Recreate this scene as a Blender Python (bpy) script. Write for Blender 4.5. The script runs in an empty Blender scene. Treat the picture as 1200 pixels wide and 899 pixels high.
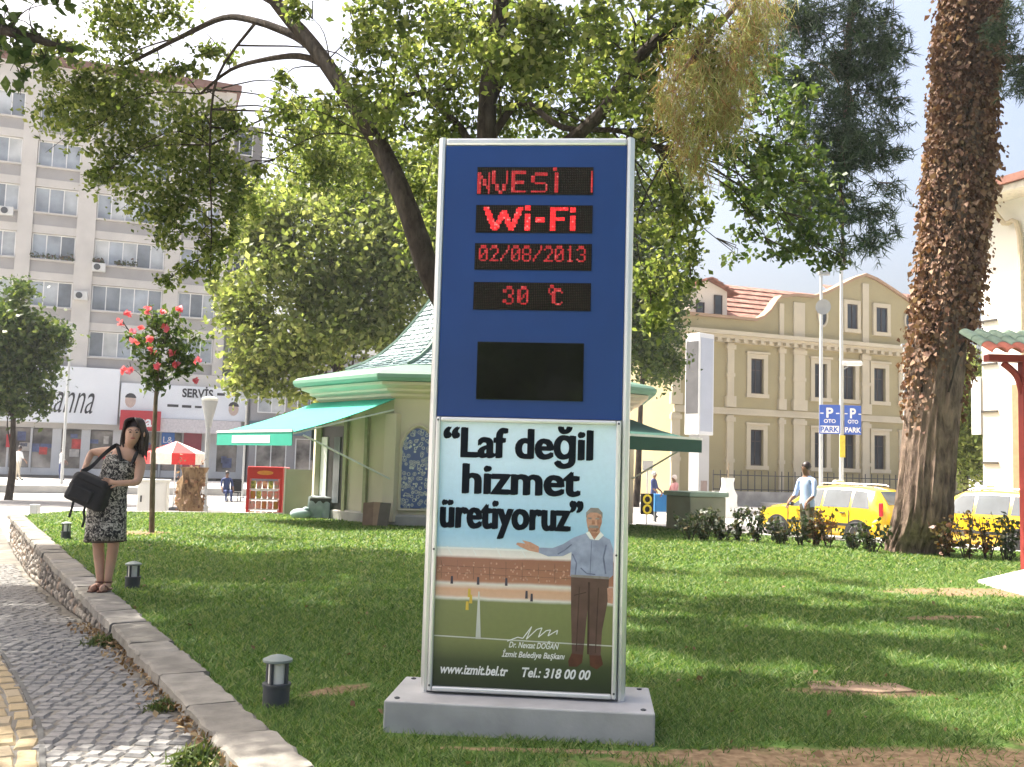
import bpy, bmesh, math, random
import numpy as np
from mathutils import Vector, Matrix, Euler
random.seed(7); rng = np.random.default_rng(7)
sc = bpy.context.scene
col = sc.collection
R = math.radians

# ------------------------------------------------------------------ camera, sky, sun, exposure
CAM_H = 1.35; F_PX = 1150.0; PITCH = R(4.75); ROLL = R(1.6)
cam_d = bpy.data.cameras.new('camera'); cam_d.sensor_width = 36.0; cam_d.lens = 36.0*F_PX/1200.0
cam_d.clip_start = 0.05; cam_d.clip_end = 3000
cam = bpy.data.objects.new('camera', cam_d); col.objects.link(cam)
CAM_M = Matrix.Rotation(math.pi/2+PITCH, 3, 'X') @ Matrix.Rotation(ROLL, 3, 'Z')
cam.matrix_world = Matrix.Translation((0, 0, CAM_H)) @ CAM_M.to_4x4()
sc.camera = cam

SUN_EL = R(57); SUN_AZ = math.atan2(-0.86, 0.42)      # azimuth clockwise from +Y
SUN_V = Vector((math.sin(SUN_AZ)*math.cos(SUN_EL), math.cos(SUN_AZ)*math.cos(SUN_EL), math.sin(SUN_EL)))
world = bpy.data.worlds.new('World'); sc.world = world; world.use_nodes = True
wt = world.node_tree; bg = wt.nodes['Background']
sky = wt.nodes.new('ShaderNodeTexSky'); sky.sky_type = 'NISHITA'; sky.sun_disc = False
sky.sun_elevation = SUN_EL; sky.sun_rotation = SUN_AZ; sky.air_density = 1.0; sky.dust_density = 10.0; sky.ozone_density = 1.0
wt.links.new(sky.outputs[0], bg.inputs[0]); bg.inputs[1].default_value = 0.14
sun_d = bpy.data.lights.new('sun', 'SUN'); sun_d.energy = 5.0; sun_d.angle = R(0.53); sun_d.color = (1.0, 0.95, 0.86)
sun = bpy.data.objects.new('sun', sun_d); col.objects.link(sun)
sun.rotation_euler = (-SUN_V).to_track_quat('-Z', 'Y').to_euler(); sun.location = (0, 0, 60)
sc.view_settings.view_transform = 'Standard'; sc.view_settings.look = 'None'
sc.view_settings.gamma = 1.0; sc.view_settings.exposure = 1.46; sc.view_settings.use_curve_mapping = False
sc.render.engine = 'CYCLES'
try:
    sc.cycles.use_denoising = True; sc.cycles.max_bounces = 8; sc.cycles.transparent_max_bounces = 8
except Exception: pass

# ------------------------------------------------------------------ helpers
def ray(x, y):
    return CAM_M @ Vector(((x-600)/F_PX, -(y-449.5)/F_PX, -1))
def P(x, y, Y):                                    # a place at depth Y metres
    d = ray(x, y); return Vector((0, 0, CAM_H)) + d*(Y/d.y)
def G(x, y, z=0.0):                                # a place on level ground
    d = ray(x, y); return Vector((0, 0, CAM_H)) + d*((z-CAM_H)/d.z)

MATS = {}
def mat(name, c, rough=0.7, var=0.12, scale=8.0, bump=0.0, bscale=None, metal=0.0, spec=0.4, c2=None, detail=4.0, coat=0.0):
    if name in MATS: return MATS[name]
    m = bpy.data.materials.new(name); m.use_nodes = True; nt = m.node_tree; N = nt.nodes
    b = N['Principled BSDF']; b.inputs['Roughness'].default_value = rough; b.inputs['Metallic'].default_value = metal
    b.inputs['Specular IOR Level'].default_value = spec
    if coat: b.inputs['Coat Weight'].default_value = coat
    tc = N.new('ShaderNodeTexCoord')
    nz = N.new('ShaderNodeTexNoise'); nz.inputs['Scale'].default_value = scale; nz.inputs['Detail'].default_value = detail
    nt.links.new(tc.outputs['Object'], nz.inputs['Vector'])
    rp = N.new('ShaderNodeValToRGB'); rp.color_ramp.elements[0].position = .3; rp.color_ramp.elements[1].position = .7
    lo = tuple(max(0, v*(1-var)) for v in c); hi = tuple(min(1, v*(1+var)) for v in (c2 or c))
    rp.color_ramp.elements[0].color = (*lo, 1); rp.color_ramp.elements[1].color = (*hi, 1)
    nt.links.new(nz.outputs['Fac'], rp.inputs['Fac']); nt.links.new(rp.outputs[0], b.inputs['Base Color'])
    if bump:
        n2 = N.new('ShaderNodeTexNoise'); n2.inputs['Scale'].default_value = bscale or scale*4; n2.inputs['Detail'].default_value = 6
        nt.links.new(tc.outputs['Object'], n2.inputs['Vector'])
        bp = N.new('ShaderNodeBump'); bp.inputs['Strength'].default_value = bump; bp.inputs['Distance'].default_value = .02
        nt.links.new(n2.outputs['Fac'], bp.inputs['Height']); nt.links.new(bp.outputs[0], b.inputs['Normal'])
    MATS[name] = m; return m

def mat_island(name, cols, rough=0.6, trans=0.0, spec=0.3, bump=0.0, bscale=20):
    """colour picked per separate piece (leaf, blade, stone)"""
    if name in MATS: return MATS[name]
    m = bpy.data.materials.new(name); m.use_nodes = True; nt = m.node_tree; N = nt.nodes
    b = N['Principled BSDF']; b.inputs['Roughness'].default_value = rough; b.inputs['Specular IOR Level'].default_value = spec
    g = N.new('ShaderNodeNewGeometry'); rp = N.new('ShaderNodeValToRGB'); cr = rp.color_ramp
    while len(cr.elements) < len(cols): cr.elements.new(.5)
    for i, c in enumerate(cols):
        cr.elements[i].position = i/max(1, len(cols)-1); cr.elements[i].color = (*c, 1)
    nt.links.new(g.outputs['Random Per Island'], rp.inputs['Fac']); nt.links.new(rp.outputs[0], b.inputs['Base Color'])
    if bump:
        tc = N.new('ShaderNodeTexCoord'); n2 = N.new('ShaderNodeTexNoise'); n2.inputs['Scale'].default_value = bscale; n2.inputs['Detail'].default_value = 6
        nt.links.new(tc.outputs['Object'], n2.inputs['Vector'])
        bp = N.new('ShaderNodeBump'); bp.inputs['Strength'].default_value = bump; bp.inputs['Distance'].default_value = .02
        nt.links.new(n2.outputs['Fac'], bp.inputs['Height']); nt.links.new(bp.outputs[0], b.inputs['Normal'])
    if trans:
        t = N.new('ShaderNodeBsdfTranslucent'); mx = N.new('ShaderNodeMixShader'); mx.inputs[0].default_value = trans
        gm = N.new('ShaderNodeMixRGB'); gm.blend_type = 'MULTIPLY'; gm.inputs[0].default_value = 1; gm.inputs[2].default_value = (1.18, 1.14, .72, 1)
        nt.links.new(rp.outputs[0], gm.inputs[1]); nt.links.new(gm.outputs[0], t.inputs[0])
        nt.links.new(b.outputs[0], mx.inputs[1]); nt.links.new(t.outputs[0], mx.inputs[2])
        nt.links.new(mx.outputs[0], N['Material Output'].inputs[0])
    MATS[name] = m; return m

def mat_emit(name, c, s, var=0.0):
    if name in MATS: return MATS[name]
    m = bpy.data.materials.new(name); m.use_nodes = True; nt = m.node_tree; N = nt.nodes
    b = N['Principled BSDF']; b.inputs['Base Color'].default_value = (c[0]*.3, c[1]*.3, c[2]*.3, 1)
    b.inputs['Emission Color'].default_value = (*c, 1); b.inputs['Emission Strength'].default_value = s
    if var:
        g = N.new('ShaderNodeNewGeometry'); rp = N.new('ShaderNodeValToRGB')
        rp.color_ramp.elements[0].color = (c[0]*.45, c[1]*.45, c[2]*.45, 1); rp.color_ramp.elements[0].position = .25
        e = rp.color_ramp.elements.new(.8); e.color = (*c, 1)
        rp.color_ramp.elements[-1].color = (1.0, .22, .2, 1)
        nt.links.new(g.outputs['Random Per Island'], rp.inputs[0]); nt.links.new(rp.outputs[0], b.inputs['Emission Color'])
    MATS[name] = m; return m

def mat_glass(name, c=(.05, .06, .07), rough=.08, spec=.6):
    return mat(name, c, rough=rough, var=.35, scale=.7, spec=spec)

def tag(o, label=None, cat=None, group=None, kind=None):
    if label: o['label'] = label
    if cat: o['category'] = cat
    if group: o['group'] = group
    if kind: o['kind'] = kind
    return o
def empty(name, loc=(0, 0, 0), rz=0.0, label=None, cat=None, group=None):
    o = bpy.data.objects.new(name, None); o.empty_display_size = .2; col.objects.link(o)
    o.location = loc; o.rotation_euler = (0, 0, rz)
    return tag(o, label, cat, group)

def link(name, me, m=None, parent=None, kind=None):
    o = bpy.data.objects.new(name, me); col.objects.link(o)
    if m is not None and len(me.materials) == 0: me.materials.append(m)
    if parent is not None: o.parent = parent
    if kind: o['kind'] = kind
    return o

class MB:
    def __init__(s): s.v = []; s.f = []; s.mi = []; s.cur = 0
    def add(s, vs, fs, T=None):
        n = len(s.v)
        for p in vs:
            p = Vector(p)
            if T is not None: p = T @ p
            s.v.append(tuple(p))
        for f in fs: s.f.append(tuple(i+n for i in f)); s.mi.append(s.cur)
        return s
    def box(s, c, d, T=None, taper=1.0):
        x, y, z = (v/2 for v in d); t = taper
        vs = [(c[0]+a*x*(t if k > 0 else 1), c[1]+b*y*(t if k > 0 else 1), c[2]+k*z) for k in (-1, 1) for b in (-1, 1) for a in (-1, 1)]
        return s.add(vs, [(0, 2, 3, 1), (4, 5, 7, 6), (0, 1, 5, 4), (2, 6, 7, 3), (0, 4, 6, 2), (1, 3, 7, 5)], T)
    def b2(s, x0, x1, y0, y1, z0, z1, T=None):
        return s.box(((x0+x1)/2, (y0+y1)/2, (z0+z1)/2), (x1-x0, y1-y0, z1-z0), T)
    def tube(s, pts, rad, n=8, cap=True, jit=0.0):
        pts = [Vector(p) for p in pts]
        if not hasattr(rad, '__len__'): rad = [rad]*len(pts)
        rings = []; up = Vector((0, 0, 1))
        prev = None
        for i, p in enumerate(pts):
            t = (pts[min(i+1, len(pts)-1)]-pts[max(i-1, 0)]).normalized()
            if prev is None:
                a = t.cross(up)
                if a.length < 1e-3: a = t.cross(Vector((1, 0, 0)))
                a.normalize()
            else:
                a = prev - t*prev.dot(t)
                if a.length < 1e-4: a = t.orthogonal()
                a.normalize()
            prev = a; b = t.cross(a)
            base = len(s.v); rings.append(base)
            for k in range(n):
                an = 2*math.pi*k/n; rr = rad[i]*(1+random.uniform(-jit, jit))
                s.v.append(tuple(p + a*math.cos(an)*rr + b*math.sin(an)*rr))
        for i in range(len(rings)-1):
            for k in range(n):
                k2 = (k+1) % n
                s.f.append((rings[i]+k, rings[i]+k2, rings[i+1]+k2, rings[i+1]+k)); s.mi.append(s.cur)
        if cap:
            s.f.append(tuple(rings[0]+k for k in reversed(range(n)))); s.mi.append(s.cur)
            s.f.append(tuple(rings[-1]+k for k in range(n))); s.mi.append(s.cur)
        return s
    def lathe(s, prof, n=24, T=None, a0=0.0):
        vs = []; fs = []
        for (r, z) in prof:
            for k in range(n):
                an = a0+2*math.pi*k/n; vs.append((r*math.cos(an), r*math.sin(an), z))
        for i in range(len(prof)-1):
            for k in range(n):
                k2 = (k+1) % n; fs.append((i*n+k, i*n+k2, (i+1)*n+k2, (i+1)*n+k))
        fs.append(tuple(reversed(range(n)))); fs.append(tuple((len(prof)-1)*n+k for k in range(n)))
        return s.add(vs, fs, T)
    def prism(s, poly, y0, y1, T=None):            # polygon in x,z extruded along y
        n = len(poly); vs = [(x, y0, z) for x, z in poly]+[(x, y1, z) for x, z in poly]
        fs = [tuple(range(n)), tuple(reversed(range(n, 2*n)))]+[(k, k+n, (k+1) % n+n, (k+1) % n) for k in range(n)]
        return s.add(vs, fs, T)
    def hprism(s, poly, z0, z1, T=None):           # polygon in x,y extruded along z
        n = len(poly); vs = [(x, y, z0) for x, y in poly]+[(x, y, z1) for x, y in poly]
        fs = [tuple(reversed(range(n))), tuple(range(n, 2*n))]+[(k, (k+1) % n, (k+1) % n+n, k+n) for k in range(n)]
        return s.add(vs, fs, T)
    def ball(s, c, r, n=10, m=7):
        r = (r, r, r) if not hasattr(r, '__len__') else r
        vs = []; fs = []
        for i in range(m+1):
            ph = math.pi*i/m
            for k in range(n):
                an = 2*math.pi*k/n; vs.append((c[0]+r[0]*math.sin(ph)*math.cos(an), c[1]+r[1]*math.sin(ph)*math.sin(an), c[2]-r[2]*math.cos(ph)))
        for i in range(m):
            for k in range(n):
                k2 = (k+1) % n; fs.append((i*n+k, i*n+k2, (i+1)*n+k2, (i+1)*n+k))
        return s.add(vs, fs)
    def loft(s, rings, cap=True):
        n = len(rings[0]); vs = [p for r in rings for p in r]; fs = []
        for i in range(len(rings)-1):
            for k in range(n):
                k2 = (k+1) % n; fs.append((i*n+k, i*n+k2, (i+1)*n+k2, (i+1)*n+k))
        if cap: fs.append(tuple(reversed(range(n)))); fs.append(tuple((len(rings)-1)*n+k for k in range(n)))
        return s.add(vs, fs)
    def mesh(s, name, mats=(), smooth=False):
        me = bpy.data.meshes.new(name); me.from_pydata(s.v, [], s.f)
        for m in mats: me.materials.append(m)
        if len(mats) > 1: me.polygons.foreach_set('material_index', s.mi)
        bm = bmesh.new(); bm.from_mesh(me)
        bmesh.ops.remove_doubles(bm, verts=bm.verts, dist=1e-5) if smooth else None
        bmesh.ops.recalc_face_normals(bm, faces=bm.faces); bm.to_mesh(me); bm.free()
        if smooth:
            me.polygons.foreach_set('use_smooth', [True]*len(me.polygons))
            try: me.set_sharp_from_angle(angle=R(40))
            except Exception: pass
        me.update(); return me
    def build(s, name, m, parent=None, smooth=False, bevel=0.0, kind=None, seg=2):
        o = link(name, s.mesh(name, m if isinstance(m, (list, tuple)) else (m,), smooth), None, parent, kind)
        if bevel:
            b = o.modifiers.new('bevel', 'BEVEL'); b.width = bevel; b.segments = seg; b.limit_method = 'ANGLE'; b.angle_limit = R(35)
        return o

def np_mesh(name, V, Fa, m):
    """V (n,3) verts, Fa (k,c) faces with c corners"""
    me = bpy.data.meshes.new(name); k, c = Fa.shape
    me.vertices.add(len(V)); me.vertices.foreach_set('co', V.astype(np.float32).ravel())
    me.loops.add(k*c); me.loops.foreach_set('vertex_index', Fa.astype(np.int32).ravel())
    me.polygons.add(k); me.polygons.foreach_set('loop_start', (np.arange(k)*c).astype(np.int32))
    me.update(calc_edges=True); me.materials.append(m); return me

def leaves_mesh(name, C, size, m, aspect=.62, up=0.35, curl=.25, droop=0.0, dirs=None):
    n = len(C); size = np.asarray(size)*np.ones(n)
    d = rng.normal(size=(n, 3)) if dirs is None else dirs + rng.normal(size=(n, 3))*.35
    d[:, 2] -= droop; d /= np.linalg.norm(d, axis=1)[:, None]+1e-9
    nn = rng.normal(size=(n, 3)); nn[:, 2] += up*2
    w = np.cross(d, nn); w /= np.linalg.norm(w, axis=1)[:, None]+1e-9
    u = np.cross(w, d)
    s = (size*rng.uniform(.5, 1.45, n))[:, None]
    base = C - d*s*.5; tip = C + d*s*.5
    l = C + w*s*aspect*.5 + u*s*curl*.3 - d*s*.06; r = C - w*s*aspect*.5 + u*s*curl*.3 - d*s*.06
    V = np.stack([base, l, tip, r], 1).reshape(-1, 3)
    return np_mesh(name, V, np.arange(4*n).reshape(-1, 4), m)

def clump_points(c, r, n, sub=9, spread=.33):
    """n points gathered in sub-clumps inside an ellipsoid"""
    c = np.array(c); r = np.array(r)*np.ones(3)
    s = rng.normal(size=(sub, 3)); s /= np.linalg.norm(s, axis=1)[:, None]; s *= rng.uniform(.25, 1, (sub, 1))**.5
    k = rng.integers(0, sub, n); q = s[k] + rng.normal(size=(n, 3))*spread*rng.uniform(.5, 1.1, (n, 1))
    return c + q*r

def text_mesh(body, size, bold=0.0, shear=0.0, extrude=0.0, width=None, height=None, align='LEFT', res=4):
    cu = bpy.data.curves.new('lettering', 'FONT'); cu.body = body; cu.size = size; cu.offset = bold; cu.shear = shear
    cu.extrude = extrude; cu.align_x = 'LEFT'; cu.resolution_u = res
    o = bpy.data.objects.new('lettering_tmp', cu); col.objects.link(o)
    dg = bpy.context.evaluated_depsgraph_get(); dg.update()
    me = bpy.data.meshes.new_from_object(o.evaluated_get(dg)); bpy.data.objects.remove(o); bpy.data.curves.remove(cu)
    n = len(me.vertices)
    if n == 0: return me
    co = np.zeros(n*3); me.vertices.foreach_get('co', co); co = co.reshape(-1, 3)
    mn, mx = co.min(0), co.max(0)
    if width: co[:, 0] = (co[:, 0]-mn[0])*width/(mx[0]-mn[0])
    if height: co[:, 1] = co[:, 1]*height/(mx[1]-mn[1])
    if align == 'CENTER': co[:, 0] -= (co[:, 0].max()+co[:, 0].min())/2
    me.vertices.foreach_set('co', co.ravel()); me.materials.clear(); me.update()
    return me
def lettering(body, parent, m, loc, size=.1, width=None, height=None, bold=0.0, shear=0.0, align='LEFT', rot=(math.pi/2, 0, 0), name='lettering', extrude=0.0):
    me = text_mesh(body, size, bold, shear, extrude, width, height, align)
    me.materials.append(m); o = link(name, me, None, parent); o.location = loc; o.rotation_euler = rot; return o

def skin_mesh(name, joints, edges, root, mats, zone=None, sub=1):
    """joints: {name: (Vector, radius or (rx,ry))}"""
    names = list(joints); idx = {n: i for i, n in enumerate(names)}
    me = bpy.data.meshes.new(name); me.from_pydata([tuple(joints[n][0]) for n in names], [(idx[a], idx[b]) for a, b in edges], [])
    o = bpy.data.objects.new(name+'_tmp', me); col.objects.link(o)
    o.modifiers.new('skin', 'SKIN')
    sv = me.skin_vertices[0].data
    for n in names:
        r = joints[n][1]; sv[idx[n]].radius = (r, r) if not hasattr(r, '__len__') else r
        sv[idx[n]].use_root = (n == root)
    o.modifiers['skin'].use_smooth_shade = True
    ss = o.modifiers.new('sub', 'SUBSURF'); ss.levels = sub; ss.render_levels = sub
    dg = bpy.context.evaluated_depsgraph_get(); dg.update()
    out = bpy.data.meshes.new_from_object(o.evaluated_get(dg)); bpy.data.objects.remove(o)
    out.name = name; out.materials.clear()
    for m in mats: out.materials.append(m)
    if zone:
        for p in out.polygons: p.material_index = zone(p.center)
    out.polygons.foreach_set('use_smooth', [True]*len(out.polygons))
    return out

def copy_tree(o, parent=None):
    c = o.copy(); col.objects.link(c); c.parent = parent
    for ch in list(o.children): copy_tree(ch, c)
    return c
def mat_objrand(name, cols, rough=.95, bump=.5, bscale=40, spec=.08, nscale=30, nvar=.3):
    m = bpy.data.materials.new(name); m.use_nodes = True; nt = m.node_tree; N = nt.nodes; b = N['Principled BSDF']
    b.inputs['Roughness'].default_value = rough; b.inputs['Specular IOR Level'].default_value = spec
    oi = N.new('ShaderNodeObjectInfo'); rp = N.new('ShaderNodeValToRGB'); cr = rp.color_ramp
    while len(cr.elements) < len(cols): cr.elements.new(.5)
    for i, c in enumerate(cols): cr.elements[i].position = i/(len(cols)-1); cr.elements[i].color = (*c, 1)
    nt.links.new(oi.outputs['Random'], rp.inputs[0])
    tc = N.new('ShaderNodeTexCoord'); nz = N.new('ShaderNodeTexNoise'); nz.inputs['Scale'].default_value = nscale; nz.inputs['Detail'].default_value = 5
    nt.links.new(tc.outputs['Object'], nz.inputs['Vector'])
    mr = N.new('ShaderNodeMapRange'); mr.inputs[3].default_value = 1-nvar; mr.inputs[4].default_value = 1+nvar
    nt.links.new(nz.outputs['Fac'], mr.inputs[0])
    mx = N.new('ShaderNodeVectorMath'); mx.operation = 'SCALE'
    nt.links.new(rp.outputs[0], mx.inputs[0]); nt.links.new(mr.outputs[0], mx.inputs['Scale']); nt.links.new(mx.outputs[0], b.inputs['Base Color'])
    bp = N.new('ShaderNodeBump'); bp.inputs['Strength'].default_value = bump; bp.inputs['Distance'].default_value = .01
    n2 = N.new('ShaderNodeTexNoise'); n2.inputs['Scale'].default_value = bscale; n2.inputs['Detail'].default_value = 6
    nt.links.new(tc.outputs['Object'], n2.inputs['Vector']); nt.links.new(n2.outputs['Fac'], bp.inputs['Height']); nt.links.new(bp.outputs[0], b.inputs['Normal'])
    return m

# ------------------------------------------------------------------ ground, path, lawn
STREET = -0.40
_py = [-30, 5.0, 7.4, 10.5, 15.6, 19.0, 27.0, 2000]; _pz = [-.03, -.04, -.09, -.33, -.60, -.60, STREET, STREET]
def path_z(Y): return float(np.interp(Y, _py, _pz))
def ground_z(X, Y):
    t = min(1, max(0, (X+1.0)/2.5)) if Y > 2 else 0.0
    if Y < 4: t = 0.0 if X < 3 else 1.0
    return path_z(Y)*(1-t)+STREET*t - (0.03 if X > -1.2 - .5717*(Y-4.79) and Y < 26 else 0)
def wall_x(Y): return -1.35-.5717*(Y-4.79)
WD = Vector((-.4963, .8682, 0)); WN = Vector((.8682, .4963, 0))

xs = [-1500, -400, -150, -80] + list(np.arange(-60, 61, 2.0)) + [80, 150, 400, 1500]
ys = [-300, -60, -20, -8] + list(np.arange(-4, 32, .8)) + list(np.arange(32, 130, 6.0)) + [200, 500, 1500]
V = []; Fc = []
for j, y in enumerate(ys):
    for i, x in enumerate(xs): V.append((x, y, ground_z(x, y)-.05))
for j in range(len(ys)-1):
    for i in range(len(xs)-1):
        a = j*len(xs)+i; Fc.append((a, a+1, a+1+len(xs), a+len(xs)))
me = bpy.data.meshes.new('ground'); me.from_pydata(V, [], Fc)
link('ground', me, mat('street_concrete', (.40, .385, .36), .9, .12, .6, .25, 14), kind='structure')

LAWN = [(-.88, 4.1)] + [tuple((Vector((wall_x(t), t, 0))+WN*.27)[:2]) for t in (6, 10, 14, 18, 20.6)] + [(-10.2, 22.6), (-7.2, 23.6), (-4.2, 24.4), (-2, 25.5), (3.05, 23.6), (5.6, 20.9), (8.6, 18.6), (12.5, 17.0), (22, 14), (22, -5), (-.8, -5), (-.85, 3.5)]
# worn places where bare earth shows through the turf: centre, radii, turn
WORN = [((1.9, 4.80), (1.5, .24), .12), ((3.5, 5.2), (1.0, .30), .2), ((.95, 4.75), (.45, .16), .3), ((2.5, 4.45), (.9, .14), -.1), ((5.7, 11.8), (1.4, .45), .15), ((2.3, 6.25), (.55, .13), .05), ((-6.35, 17.2), (.5, .6), .1), ((.2, 4.80), (.55, .045), .0), ((4.2, 9.6), (.5, .14), .3), ((-1.0, 5.9), (.25, .10), .8), ((7.6, 13.2), (1.0, .4), .2)]
def mat_lawn():
    m = bpy.data.materials.new('lawn_turf'); m.use_nodes = True; nt = m.node_tree; N = nt.nodes; b = N['Principled BSDF']; b.inputs['Roughness'].default_value = .95; b.inputs['Specular IOR Level'].default_value = .08
    tc = N.new('ShaderNodeTexCoord'); nz = N.new('ShaderNodeTexNoise'); nz.inputs['Scale'].default_value = 4.5; nz.inputs['Detail'].default_value = 7; nz.inputs['Roughness'].default_value = .7; nt.links.new(tc.outputs['Object'], nz.inputs['Vector'])
    acc = None
    for (c, r, a) in WORN:
        mp = N.new('ShaderNodeMapping'); mp.vector_type = 'TEXTURE'; mp.inputs['Location'].default_value = (c[0], c[1], 0); mp.inputs['Rotation'].default_value = (0, 0, a); mp.inputs['Scale'].default_value = (r[0], r[1], 50); nt.links.new(tc.outputs['Object'], mp.inputs[0])
        ln = N.new('ShaderNodeVectorMath'); ln.operation = 'LENGTH'; nt.links.new(mp.outputs[0], ln.inputs[0])
        if acc is None: acc = ln.outputs['Value']
        else:
            mn = N.new('ShaderNodeMath'); mn.operation = 'MINIMUM'; nt.links.new(acc, mn.inputs[0]); nt.links.new(ln.outputs['Value'], mn.inputs[1]); acc = mn.outputs[0]
    ad = N.new('ShaderNodeMath'); ad.operation = 'MULTIPLY_ADD'; ad.inputs[1].default_value = 1.6; nt.links.new(nz.outputs['Fac'], ad.inputs[0]); nt.links.new(acc, ad.inputs[2])
    mr = N.new('ShaderNodeMapRange'); mr.interpolation_type = 'SMOOTHSTEP'; mr.inputs[1].default_value = 1.95; mr.inputs[2].default_value = 1.45; nt.links.new(ad.outputs[0], mr.inputs[0])
    n2 = N.new('ShaderNodeTexNoise'); n2.inputs['Scale'].default_value = 1.4; n2.inputs['Detail'].default_value = 5; nt.links.new(tc.outputs['Object'], n2.inputs['Vector'])
    g = N.new('ShaderNodeValToRGB'); g.color_ramp.elements[0].position = .3; g.color_ramp.elements[0].color = (.055, .11, .024, 1); g.color_ramp.elements[1].position = .7; g.color_ramp.elements[1].color = (.11, .18, .045, 1); nt.links.new(n2.outputs['Fac'], g.inputs[0])
    n3 = N.new('ShaderNodeTexNoise'); n3.inputs['Scale'].default_value = 22; n3.inputs['Detail'].default_value = 7; nt.links.new(tc.outputs['Object'], n3.inputs['Vector'])
    so = N.new('ShaderNodeValToRGB'); so.color_ramp.elements[0].position = .3; so.color_ramp.elements[0].color = (.13, .085, .048, 1); so.color_ramp.elements[1].position = .7; so.color_ramp.elements[1].color = (.30, .215, .13, 1); nt.links.new(n3.outputs['Fac'], so.inputs[0])
    mx = N.new('ShaderNodeMixRGB'); nt.links.new(mr.outputs[0], mx.inputs[0]); nt.links.new(g.outputs[0], mx.inputs[1]); nt.links.new(so.outputs[0], mx.inputs[2]); nt.links.new(mx.outputs[0], b.inputs['Base Color'])
    bp = N.new('ShaderNodeBump'); bp.inputs['Strength'].default_value = .7; bp.inputs['Distance'].default_value = .02; nt.links.new(n3.outputs['Fac'], bp.inputs['Height']); nt.links.new(bp.outputs[0], b.inputs['Normal']); return m
m_lawn = mat_lawn()
b = MB(); b.hprism(LAWN, -.75, 0.0); b.build('lawn', m_lawn, kind='structure')
def in_poly(X, Y, poly):
    ins = np.zeros(len(X), bool); n = len(poly)
    for i in range(n):
        x1, y1 = poly[i]; x2, y2 = poly[(i+1) % n]
        c = ((y1 > Y) != (y2 > Y)) & (X < (x2-x1)*(Y-y1)/(y2-y1+1e-12)+x1); ins ^= c
    return ins

# grass blades
def grass_band(y0, y1, dens, w, h):
    nmax = int(dens*(y1-y0)*(1.12*(y0+y1)/2+2.0)*1.0)
    Y = rng.uniform(y0, y1, nmax); X = rng.uniform(-1, 1, nmax)*(.56*Y+1.0)
    k = in_poly(X, Y, LAWN)
    wv = np.sin(X*9.1+np.sin(Y*7.3)*1.5)*.22+np.sin(Y*17+X*5.1)*.16+rng.normal(0, .22, nmax)
    for (c, r, a) in WORN:
        dx, dy = X-c[0], Y-c[1]; u = (dx*math.cos(a)+dy*math.sin(a))/r[0]; v = (-dx*math.sin(a)+dy*math.cos(a))/r[1]
        k &= ~((np.hypot(u, v)+wv < 1.05) & (rng.random(nmax) < .93))
    k &= ~((np.abs(X-.09) < .68) & (Y > 4.98) & (Y < 5.55))
    k &= ~((Y > 4.18) & (X-wall_x(Y) < (.25+.045*np.sin(Y*7)+.03*np.sin(Y*19)+rng.normal(0, .02, nmax))/.8682))
    pat = np.sin(X*1.7+np.sin(Y*1.1)*2)*np.sin(Y*1.3+X*.6)
    k &= rng.random(nmax) < .80+.2*pat
    return X[k], Y[k], w, h
V = []; n0 = 0
for args in ((3.6, 6.2, 9500, .0040, .032), (6.2, 9, 4200, .0062, .034), (9, 14, 1900, .0095, .036), (14, 26, 700, .018, .04)):
    X, Y, w, h = grass_band(*args); n = len(X)
    a = rng.uniform(0, 6.28, n); hh = h*rng.uniform(.5, 1.35, n); lean = rng.uniform(.3, 2.4, n)*hh; la = rng.uniform(0, 6.28, n)
    ww = w*rng.uniform(.7, 1.3, n); dx, dy = np.cos(a)*ww, np.sin(a)*ww
    z0 = np.zeros(n)-.004
    V.append(np.stack([np.stack([X-dx, Y-dy, z0], 1), np.stack([X+dx, Y+dy, z0], 1), np.stack([X+np.cos(la)*lean, Y+np.sin(la)*lean, hh], 1)], 1).reshape(-1, 3))
V = np.concatenate(V); m_grass = mat_island('grass_blade', [(.035, .085, .018), (.07, .15, .03), (.115, .21, .045), (.18, .27, .075), (.31, .33, .15)], .5, .45, .3)
tag(link('grass', np_mesh('grass', V, np.arange(len(V)).reshape(-1, 3), m_grass)), 'short green lawn grass around the blue information sign', 'grass', kind='stuff')

# fallen leaves on the lawn and beside the wall
def litter(name, C, size, m, label):
    tag(link(name, leaves_mesh(name, C, size, m, aspect=.7, up=1.2, curl=.5)), label, 'leaves', kind='stuff')
m_dry = mat_island('dry_leaf', [(.11, .06, .03), (.21, .13, .065), (.32, .24, .13), (.16, .09, .045)], .7, .15)
n = 230; Y = 3.9+rng.random(n)**1.6*14; X = rng.uniform(-1, 1, n)*(.55*Y+.6); k = in_poly(X, Y, LAWN) & ~((np.abs(X-.09) < .7) & (Y > 4.9) & (Y < 5.6))
litter('fallen_leaves', np.stack([X, Y, np.full(n, .03)], 1)[k], .04, m_dry, 'scattered dry brown leaves lying on the lawn')
n = 420; Y = rng.uniform(4.2, 9.0, n); off = np.abs(rng.normal(0, .07, n)); X = np.array([wall_x(t) for t in Y])-off/.868-.01
litter('leaf_litter', np.stack([X, Y, np.array([path_z(t) for t in Y])+.03+rng.random(n)*.02], 1), .036, m_dry, 'drift of dry leaves along the foot of the stone wall')

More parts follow.
